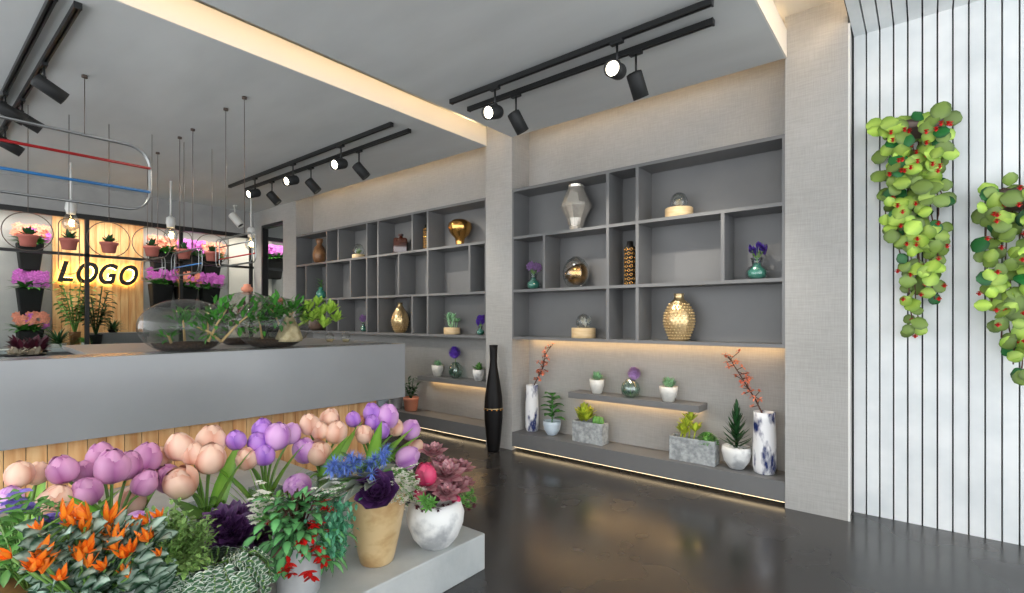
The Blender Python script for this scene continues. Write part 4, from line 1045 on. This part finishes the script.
T = [
 (19,474,23,'a','c','peach tulip at the far left, tallest of the three by the edge',0,0,1),
 (37,473,20,'a','c','peach tulip right of the one at the far left edge, same height',-.08,0,0),
 (10,497,20,'a','p','pinkish tulip cut by the left edge, above the violet flowers',.05,0,0),
 (55,500,28,'a','c','large peach tulip leaning right, above the violet flowers',.06,0,1),
 (63,469,25,'b','m','mauve tulip, leftmost of the mauve bouquet',0,0,0),
 (86,473,24,'b','m','mauve tulip below left of the tallest mauve pair',-.06,0,1),
 (86,491,26,'b','m','lowest mauve tulip, left side over the orange flowers',.06,0,1),
 (101,457,26,'b','m','tallest mauve tulip, left one of the top pair',-.08,0,0),
 (112,466,30,'b','m','largest mauve tulip in the middle of the mauve bouquet',.04,0,1),
 (128,465,25,'b','m','mauve tulip overlapped by the largest one, on its right',-.02,0,0),
 (147,457,26,'b','m','mauve tulip at the upper right of the mauve bouquet',-.05,0,0),
 (145.5,482,23,'b','m','mauve tulip below the upper right one, before its stems',.06,0,0),
 (130,502,28,'b','c','pale peach tulip low behind the leaves of the mauve bouquet',-.12,0,1),
 (138,524,26,'b','p','low pink tulip between orange flowers and the green bush',.22,0,0),
 (169,478,25,'c','m','deep mauve tulip behind the open peach one',-.02,0,0),
 (181,483,30,'c','c','open peach tulip, lowest left of the peach bouquet',.07,.35,1),
 (180,446,25,'c','c','peach tulip at the upper left of the peach bouquet',-.02,0,0),
 (193,453,20,'c','c','small peach tulip between the two sides of the peach bouquet',.02,0,0),
 (211,440,27,'c','c','peach tulip on top right of the peach bouquet',-.06,.05,1),
 (210.5,458,27,'c','c','large peach tulip just under the top right one',.06,.1,1),
 (158,458,22,'c','c','pale peach tulip half hidden behind the mauve ones',-.12,0,0),
 (236,439.7,17.5,'d','v','violet tulip standing apart at the left of the lilac bouquet',0,0,0),
 (246.5,458,20,'d','c','single peach tulip under the lilac bouquet',.04,0,1),
 (262.5,429,19,'d','v','violet tulip at the top of the lilac bouquet',-.03,0,0),
 (257,442,18,'d','v','violet tulip left of the wide lilac one',.02,0,0),
 (277,436,24,'d','p','wide lilac tulip in the centre of the lilac bouquet',.05,.05,0),
 (291,433,19,'d','p','lilac tulip at the right of the lilac bouquet',-.04,0,0),
 (264.6,454.4,19,'d','v','lowest violet tulip of the lilac bouquet',.07,0,1),
 (305,450,23,'e','p','lilac tulip touching the open peach one',0,0,0),
 (319.5,453,22,'e','c','open peach tulip beside the lilac one, over the blue thistles',.06,.35,1),
 (297.5,486.6,25,'e','p','single lilac tulip low above the red-flowered plant',.22,0,0),
 (309.5,424,19,'e','c','peach tulip at the left of the peach group of four',-.05,0,0),
 (320,430,16,'e','c','smallest peach tulip in the peach group of four',0,0,0),
 (330,419,19,'e','c','topmost peach tulip of the peach group of four',-.08,0,0),
 (336.6,432,20,'e','c','lower right peach tulip of the peach group of four',.04,.1,1),
 (353,419,14,'f','v','small violet tulip at the left of the right-hand bouquet',-.03,0,0),
 (362.5,421,10,'f','o','small orange tulip between violet ones',-.10,0,0),
 (371.8,411.5,16,'f','v','topmost violet tulip of the right-hand bouquet',-.04,0,0),
 (371.6,422,13.5,'f','v','violet tulip directly under the topmost one',.02,0,0),
 (387.5,415.8,22,'f','p','large lilac tulip at the top right of the right-hand bouquet',0,.05,1),
 (382,430,15,'f','v','violet tulip under the large lilac one',.06,0,1),
 (363.8,433.5,17,'f','c','peach tulip above the blue thistles',.08,0,1),
 (396,427.5,15,'f','c','small peach tulip right of the violet ones',-.04,0,0),
 (410.4,429.3,19,'f','p','lilac tulip farthest right, against the dark floor',0,0,1),
 (416.7,446.4,14,'f','c','small peach tulip farthest right on a curved stem',0,0,0),
 (408,457,22,'f','p','large lilac tulip leaning right, above the pale pot',.10,0,0),
]
for i, (px, py, w, v, col, lab, dx, op, nl) in enumerate(T):
    tulip(px, py, w, v, col, lab, dx, op, nl, i)
# grass blades in the lilac vase
t = thing('grass_bunch', 'bunch of thin grass blades arching from the lilac tulips vase', 'grass', vases['d'].location+V((0,0,.02)))
g = MB()
for i in range(46):
    a = R.random()*6.3; g.leaf((0,0,0), (math.cos(a)*.42, math.sin(a)*.42, 1), .42+.22*R.random(), .008, bend=.9+R.random()*.6, segs=7, shape=1)
g.build('blades', M['tulipleaf'], t); 
for key in 'abcef':
    pass

# ------------------------------------------------------------------ potted arrangements in front
def rosette(mb, c, ax, s, layers=4, n=7, wid=.5, shape=0, curl=-.5, open_=1.25, R=R):
    q = V(ax).to_track_quat('Z', 'Y').to_matrix()
    for l in range(layers):
        el = open_*(1-l/layers)+.12; L = s*(1-.17*l)
        for i in range(n):
            a = 2*PI*i/n+l*2.4+R.uniform(-.1,.1)
            d = q@V((math.cos(a)*math.sin(el), math.sin(a)*math.sin(el), math.cos(el)))
            mb.leaf(V(c)+q@V((0,0,.006*l)), d, L, L*wid, bend=curl, up=q@V((0,0,1)), segs=4, cup=.3, shape=shape)
def pot_at(px, X, rtop, prof, m, name, label, cat='potted plant'):
    p = at(px, 500, X=X); t = thing(name, label, cat, (X, p.y, ZP))
    MB().lathe(prof, (0,0,0), 40).build('pot', M[m], t)
    return t
def front(t, px, py, dx=0.0):
    """local point on the plane through the pot (shifted dx toward the aisle) seen at px, py"""
    return at(px, py, X=t.location.x+dx)-t.location
# 1 pale round pot with pink succulents
t = pot_at(435.5, -2.01, .1, [(.075,0),(.082,.004),(.12,.05),(.147,.12),(.152,.17),(.135,.222),(.118,.236),(.112,.236),(.118,.215),(.001,.21)], 'greywhite', 'succulent_pot', 'round grey-washed white pot with dusky pink succulents at the plinth corner')
f = MB()
for px, py, dx, s in ((446,478,.06,.125),(460,471,-.02,.10),(433,455,-.05,.095),(428,487,.05,.09),(446,496,.12,.09),(455,490,.08,.10),(440,467,-.03,.09),(465,485,.0,.07)):
    c = front(t, px, py, dx); f = MB(); rosette(f, c, (c.x*.8+.15, c.y*.8-.1, .55), s*.95, 5, 6, .72, curl=-.35); f.build('pink_rosette', M['redsucc'], t)
f = MB(); c = front(t, 426, 474, .04); bloom(f, c, (-.1,-.2,1), .105, .05, 5); f.build('crimson_bud', M['pinkbud'], t)
f = MB(); c = front(t, 419, 493, .02); bloom(f, c, (-.3,-.3,.6), .06, .1, 9); f.build('small_bud', M['pinkbud'], t); f = MB(); c = front(t, 456, 500, .08); bloom(f, c, (.3,-.3,.2), .05, .1, 10); f.build('small_bud', M['pinkbud'], t)
f = MB()
for px, py, dx in ((424,500,.10),(432,503,.13),(466,498,.04),(470,494,.0),(461,502,.08),(428,507,.12),(472,502,.0),(466,507,.03)):
    c = front(t, px, py, dx); f = MB(); rosette(f, c, (c.x+.1, c.y-.1, .3), .042, 3, 7, .3, curl=-.3); f.build('green_rosette', M['green_m'], t)
f = MB()
for i in range(12):
    px = 418+i*5; c = front(t, px, 505+3*math.sin(i*2), .10-.012*abs(i-4)); rosette(f, c, (c.x, c.y, -.2), .022, 2, 5, .6)
f.build('maroon_fringe', M['maroon'], t)
f = MB()
for i in range(26):
    a = i*2.4; f.leaf((0,0,.21), (math.cos(a)*.5, math.sin(a)*.5, .7), .16, .05, bend=.3)
f.build('inner_leaves', M['maroon'], t)

# 2 tan clay vase with mixed bouquet
t = pot_at(377, -2.10, .1, [(.075,0),(.08,.004),(.092,.05),(.118,.17),(.138,.28),(.143,.34),(.138,.39),(.126,.415),(.116,.415),(.12,.39),(.001,.385)], 'woodvase', 'bouquet_vase', 'tall tan glazed clay vase with dark purple cabbage bloom and blue thistles', 'vase')
f = MB(); c = front(t, 378, 496, .13); rosette(f, c, (.5,-.5,.75), .135, 7, 7, .95, shape=0, curl=-1.0, open_=1.45); f.build('purple_cabbage', M['darkpurple'], t)
f = MB(); s_ = MB()
for i in range(24):
    px = 329+i*2.5; py = R.uniform(452,476)-abs(px-360)*.12; c = front(t, px, py, R.uniform(-.02,.14)); f = MB()
    s_.tube([(0,0,.42), (c.x*.4, c.y*.4, .5), c], .003, 5)
    for k in range(44):
        z = 1-2*R.random(); a = R.random()*6.3; d = V((math.cos(a)*math.sqrt(1-z*z), math.sin(a)*math.sqrt(1-z*z), z)); f.leaf(c, d, .045, .008, bend=.2, segs=2, shape=1)
    f.build('blue_thistle', M['bluep'], t)
s_.build('thistle_stems', M['stem'], t)
f = MB()
for px, py, dx, w in ((334,462,-.1,.07),(322,474,.0,.08),(318,486,.05,.08),(330,494,.1,.07),(340,472,.1,.08),(347,482,.14,.07),(352,490,.16,.06),(356,466,.14,.08),(394,462,-.05,.08),(408,468,.02,.08),(404,474,.08,.08),(388,476,.14,.08),(392,484,.12,.06),(415,478,-.02,.07),(370,478,.17,.07),(344,500,.14,.06),(324,502,.06,.06),(378,468,.1,.08),(336,452,-.06,.06),(366,486,.18,.06)):
    c = front(t, px, py, dx); b0 = V((c.x*.35, c.y*.25, .40)); d = c-b0; L = d.length*1.05
    f.leaf(b0, d.normalized()+V((0,0,.35)), L, w, bend=.7, segs=7, cup=.3)
f.build('sage_leaves', M['sage'], t)
f = MB(); s_ = MB()
for i in range(190):
    px = max(391+R.random()*6, R.gauss(404,9.5)); py = R.gauss(487,8.5); c = front(t, px, py, R.uniform(.02,.19)); s_.tube([(c.x*.4,c.y*.4,.44), c], .0018, 4)
    for k in range(6):
        a = k*1.05; f.leaf(c+V((R.uniform(-.008,.008),)*3), (math.cos(a), math.sin(a), .6), .020, .017, segs=2)
for i in range(34):
    px = R.gauss(332,9); py = R.gauss(490,5); c = front(t, px, py, R.uniform(0,.1)); s_.tube([(c.x*.4,c.y*.4,.44), c], .0018, 4)
    for k in range(6):
        a = k*1.05; f.leaf(c, (math.cos(a), math.sin(a), .6), .019, .015, segs=2)
s_.build('filler_stems', M['green_m'], t); f.build('white_filler_flowers', M['whitep'], t)['kind'] = 'stuff'
f = MB()
for i in range(420):
    px = 337+R.gauss(0,8.5)*(1.1 if R.random()<.5 else .8); py = R.uniform(500,553); px += (py-525)*-.12; c = front(t, px, py, R.uniform(.04,.15))
    f.leaf(c, (R.uniform(-1,1), R.uniform(-1,1), R.uniform(-1,.6)), .026, .015, bend=.6, segs=2, shape=3)
for i in range(8):
    c = front(t, 330+2.2*i, 545-2*(i%3)*4, .08); f.tube([(0,0,.44), front(t, 340, 498, .08), c], .003, 4)
f.build('trailing_greenery', M['bluegreen'], t)['kind'] = 'stuff'

# 3 grey pot with red flowering plant
t = pot_at(299, -2.13, .1, [(.082,0),(.088,.004),(.097,.2),(.104,.235),(.108,.24),(.108,.262),(.1,.262),(.098,.24),(.001,.235)], 'greypot', 'flowering_pot', 'light grey pot with mottled green leaves and red flowers')
f = MB(); s_ = MB()
for i in range(190):
    px = R.gauss(303,16); py = R.uniform(498,563); 
    if py > 545: px = R.choice((R.gauss(283,6), R.gauss(322,7)))
    c = front(t, px, py, R.uniform(.0,.13)); d = V((c.x, c.y, (c.z-.28)*.8)).normalized()+V((R.uniform(-.4,.4), R.uniform(-.4,.4), R.uniform(-.3,.3)))
    f.leaf(c, d, .075, .042, bend=.8, segs=4, cup=.2)
    if i % 3 == 0: s_.tube([(0,0,.23), (c.x*.5,c.y*.5,max(c.z,.25)+.02), c], .004, 5)
f.build('foliage', M['redleafgreen'], t); s_.build('stems', M['bark'], t)
f = MB()
for px, py, dx, s in ((322,502,.12,.06),(330,508,.12,.045),(327,504,.1,.05),(318,522,.14,.05),(314,524,.13,.04),(304,537,.16,.05),(311,538,.15,.045),(300,541,.15,.04),(289,563,.15,.05),(286,569,.15,.05),(308,571,.17,.055),(312,576,.16,.05),(321,555,.15,.055),(318,546,.15,.05),(330,530,.11,.035),(304,552,.15,.035),(266,522,.05,.035),(324,561,.14,.05),(291,573,.14,.04)):
    c = front(t, px, py, dx); f = MB()
    for k in range(7):
        a = k*.9; f.leaf(c, (math.cos(a)*.7+.2, math.sin(a)*.7-.2, R.uniform(-.9,.1)), s*.8, s*.42, bend=-.4, segs=3)
    f.build('red_flower', M['redp'], t)
f = MB(); s_ = MB()
for i in range(60):
    px = R.gauss(262,7); py = R.gauss(505,8); c = front(t, px, py, R.uniform(-.06,.06)); 
    if i % 2: s_.tube([(0,0,.24), (c.x*.5,c.y*.5,.33), c], .0018, 4)
    for k in range(6):
        a = k*1.05; f.leaf(c, (math.cos(a), math.sin(a), .6), .019, .015, segs=2)
f.build('white_filler_flowers', M['whitep'], t)['kind'] = 'stuff'; s_.build('filler_stems', M['green_m'], t)
f = MB()
for i in range(90):
    c = front(t, R.gauss(272,8), R.uniform(490,535), R.uniform(-.08,.04)); f.leaf(c, (R.uniform(-1,1), R.uniform(-1,1), R.uniform(-.2,1)), .045, .018, segs=3)
f.build('fine_greenery', M['green_m'], t)

# 4 dark purple succulents, own pot
t = pot_at(236, -2.40, .1, [(.08,0),(.1,.1),(.11,.2),(.115,.22),(.105,.22),(.001,.2)], 'planter', 'succulent_pot', 'dark pot of deep purple succulents in front of the peach tulip vase')
f = MB()
for px, py, dx, s in ((222,525,.06,.10),(235,522,.0,.11),(248,525,.03,.11),(256,538,.06,.11),(240,540,.12,.11),(213,541,.05,.10),(226,541,.1,.10),(262,531,-.02,.08),(232,532,.1,.10)):
    c = front(t, px, py, dx); f = MB(); rosette(f, c, (c.x+.15, c.y-.12, .5), s, 4, 7, .62, curl=-.4); f.build('purple_rosette', M['darkpurple'], t)
f = MB()
for i in range(30):
    a = i*2.4; f.leaf((0,0,.19), (math.cos(a)*.5, math.sin(a)*.5, .7), .2, .06, bend=.4)
f.build('inner_leaves', M['darkpurple'], t)

# 5 string plant trailing over a tan pot
t = pot_at(214, -2.0, .1, [(.09,0),(.105,.05),(.118,.15),(.12,.25),(.125,.27),(.115,.27),(.001,.24)], 'woodvase', 'trailing_pot', 'tan pot covered by trailing strings of white-edged leaves')
f = MB(); s_ = MB()
for i in range(72):
    a = 2*PI*i/72*5+R.uniform(-.1,.1); r0 = R.uniform(.0,.08); L = R.uniform(.04,.16); r1 = R.uniform(.10,.19); h0 = R.uniform(.26,.31)
    pts = [(r0*math.cos(a), r0*math.sin(a), h0), (r1*.75*math.cos(a), r1*.75*math.sin(a), h0+.02), (r1*math.cos(a), r1*math.sin(a), h0-.03), (r1*1.05*math.cos(a), r1*1.05*math.sin(a), h0-.04-L)]
    s_.tube(pts, .003, 4)
    for k in range(22):
        u = k/21*(len(pts)-1); j = min(int(u), len(pts)-2); p = V(pts[j]).lerp(V(pts[j+1]), u-j); sgn = 1 if k % 2 else -1
        tdir = V((-math.sin(a)*sgn, math.cos(a)*sgn, .15))+V((math.cos(a),math.sin(a),0))*.5
        f.leaf(p, tdir, .032, .024, bend=.3, segs=3, up=(math.cos(a)*.5, math.sin(a)*.5, 1))
s_.build('strings', M['stem'], t); f.build('leaves', M['stringleaf'], t)

# 6 feathery green bush
t = pot_at(168, -2.12, .1, [(.09,0),(.11,.1),(.12,.26),(.125,.28),(.115,.28),(.001,.26)], 'stone', 'bush_pot', 'fine-leaved green bush between the orange flowers and the purple succulents')
f = MB(); s_ = MB()
for i in range(90):
    a = R.random()*6.3; el = .15+R.random()*1.35; L = R.uniform(.10,.21); d = V((math.cos(a)*math.cos(el), math.sin(a)*math.cos(el), math.sin(el)*1.1)); tip = V((0,0,.30))+d*L
    s_.tube([(0,0,.26), tip], .0025, 4)
    for k in range(30):
        q = V((0,0,.30)).lerp(tip, .35+.65*R.random())+V((R.uniform(-.018,.018),R.uniform(-.018,.018),R.uniform(-.018,.018))); f.leaf(q, d+V((R.uniform(-1,1),R.uniform(-1,1),R.uniform(-.6,1))), .022, .015, segs=2, shape=3)
f.build('foliage', M['conifer'], t); s_.build('stems', M['stem'], t)
# 7 orange flowers over silvery mottled leaves, tall pot
t = pot_at(92, -2.08, .1, [(.10,0),(.12,.08),(.14,.26),(.145,.31),(.15,.33),(.14,.33),(.001,.31)], 'greypot', 'flowering_pot', 'wide plant with orange star flowers over silver-mottled leaves, lower left')
f = MB(); s_ = MB()
for i in range(420):
    px = R.uniform(40,160); py = R.uniform(528,612); c = front(t, px, py, R.uniform(-.06,.16)); d = V((c.x, c.y, .15)).normalized()+V((R.uniform(-.6,.6), R.uniform(-.6,.6), R.uniform(-.3,.5)))
    f.leaf(c, d+V((.25,-.1,.1)), .064, .050, bend=.7, up=(R.uniform(.2,1), R.uniform(-1,0), 1), segs=5, cup=.12)
    if i % 4 == 0: s_.tube([(0,0,.3), (c.x*.5,c.y*.5,c.z+.02), c], .004, 5)
f.build('foliage', M['varieg'], t); s_.build('stems', M['stem'], t)
f = MB(); s_ = MB()
def star(mb, c, s, d=(0,0,1)):
    q = V(d).normalized().to_track_quat('Z','Y').to_matrix()
    for k in range(6):
        a = k*1.047; mb.leaf(c, q@V((math.cos(a)*.75, math.sin(a)*.75, .75)), s, s*.28, bend=-.9+.5*(k%2), segs=4, up=q@V((0,0,1)))
for px, py, s in ((64,519,.06),(90,520,.07),(107,524,.07),(83,540,.06),(86,552,.06),(80,562,.06),(116,545,.065),(110,534,.06),(124,558,.06),(148,542,.055),(153,538,.05),(82,533,.06),(97,537,.05),(135,530,.05),(148,523,.05),(160,520,.045),(105,569,.05),(88,568,.055),(38,560,.07),(46,566,.065),(42,574,.07),(32,572,.06),(160,556,.035),(12,558,.05),(38,533,.04),(74,527,.055),(118,550,.05),(132,552,.05),(60,580,.05),(128,578,.05)):
    dx = .08 if py > 540 else .02
    c = front(t, px, py, dx+.09); f = MB(); star(f, c, s*1.05, (R.uniform(-.3,.9), R.uniform(-.9,.3), .9)); f.build('orange_flower', M['orange'], t); s_.tube([(c.x*.3,c.y*.3,.32), c], .0035, 5)
s_.build('flower_stems', M['stem'], t)
# 8 violet-flowered leafy plant, far left
t = pot_at(30, -2.25, .1, [(.10,0),(.12,.1),(.13,.32),(.135,.34),(.125,.34),(.001,.32)], 'brownc', 'flowering_pot', 'leafy green plant with violet-blue flowers at the far left')
f = MB(); s_ = MB()
for i in range(240):
    px = R.gauss(28,20); py = R.uniform(500,580)-abs(px-30)*.1*R.random(); c = front(t, px, py, R.uniform(-.1,.14))
    f.leaf(c, (R.uniform(-1,1), R.uniform(-1,1), R.uniform(-.3,.9)), .05, .026, segs=3, bend=.6)
    if i % 6 == 0: s_.tube([(0,0,.3), (c.x*.4,c.y*.4,.4), c], .003, 4)
f.build('foliage', M['green_m'], t); s_.build('stems', M['stem'], t)
f = MB()
for px, py in ((24,508),(26,511),(39,524),(52,521),(50,525),(54,518),(38,528),(20,494),(14,503),(45,519),(10,512),(57,527)):
    c = front(t, px, py, .08); f = MB()
    for k in range(6):
        a = k*1.05; f.leaf(c, (math.cos(a), math.sin(a)-.2, .5), .034, .026, bend=.5, segs=3, shape=3)
    f.build('violet_flower', M['violetp'], t)
# 9 broad dark-green leaves between
t = pot_at(60, -2.5, .1, [(.08,0),(.1,.18),(.105,.2),(.095,.2),(.001,.18)], 'planter', 'potted_plant', 'broad glossy green leaves between the violet and orange flowers', 'potted plant')
f = MB()
for i in range(34):
    a = i*2.4; f.leaf((0,0,.18), (math.cos(a)*.45, math.sin(a)*.45, .9), .36, .085, bend=.9, segs=6)
f.build('foliage', M['green'], t)
# ------------------------------------------------------------------ camera, light
cam = bpy.data.cameras.new('camera'); co = bpy.data.objects.new('camera', cam); COL.objects.link(co)
co.location = (0, 0, EYE); co.rotation_euler = (PI/2, 0, YAW); cam.sensor_width = 36; cam.lens = F/1024*36; cam.shift_y = (318-296.5)/1024; cam.clip_start = .05
bpy.context.scene.camera = co
w = bpy.data.worlds.new('world'); bpy.context.scene.world = w; w.use_nodes = True
bg = w.node_tree.nodes['Background']; bg.inputs[0].default_value = (.93, .97, 1.0, 1); bg.inputs[1].default_value = 2.3
def area(name, loc, rot, sx, sy, e, col=(1,1,1)):
    l = bpy.data.lights.new(name, 'AREA'); l.shape = 'RECTANGLE'; l.size = sx; l.size_y = sy; l.energy = e; l.color = col
    o = bpy.data.objects.new(name, l); COL.objects.link(o); o.location = loc; o.rotation_euler = rot; return o
area('inner_room_ceiling_light', ((XW+XG)/2+.1, 2.5, 2.98), (0,0,0), .3, 7, 75, (1,.93,.84))
s = bpy.context.scene; s.view_settings.view_transform = 'Standard'; s.view_settings.look = 'None'; s.view_settings.gamma = 1; s.view_settings.use_curve_mapping = False
s.view_settings.exposure = 0.42
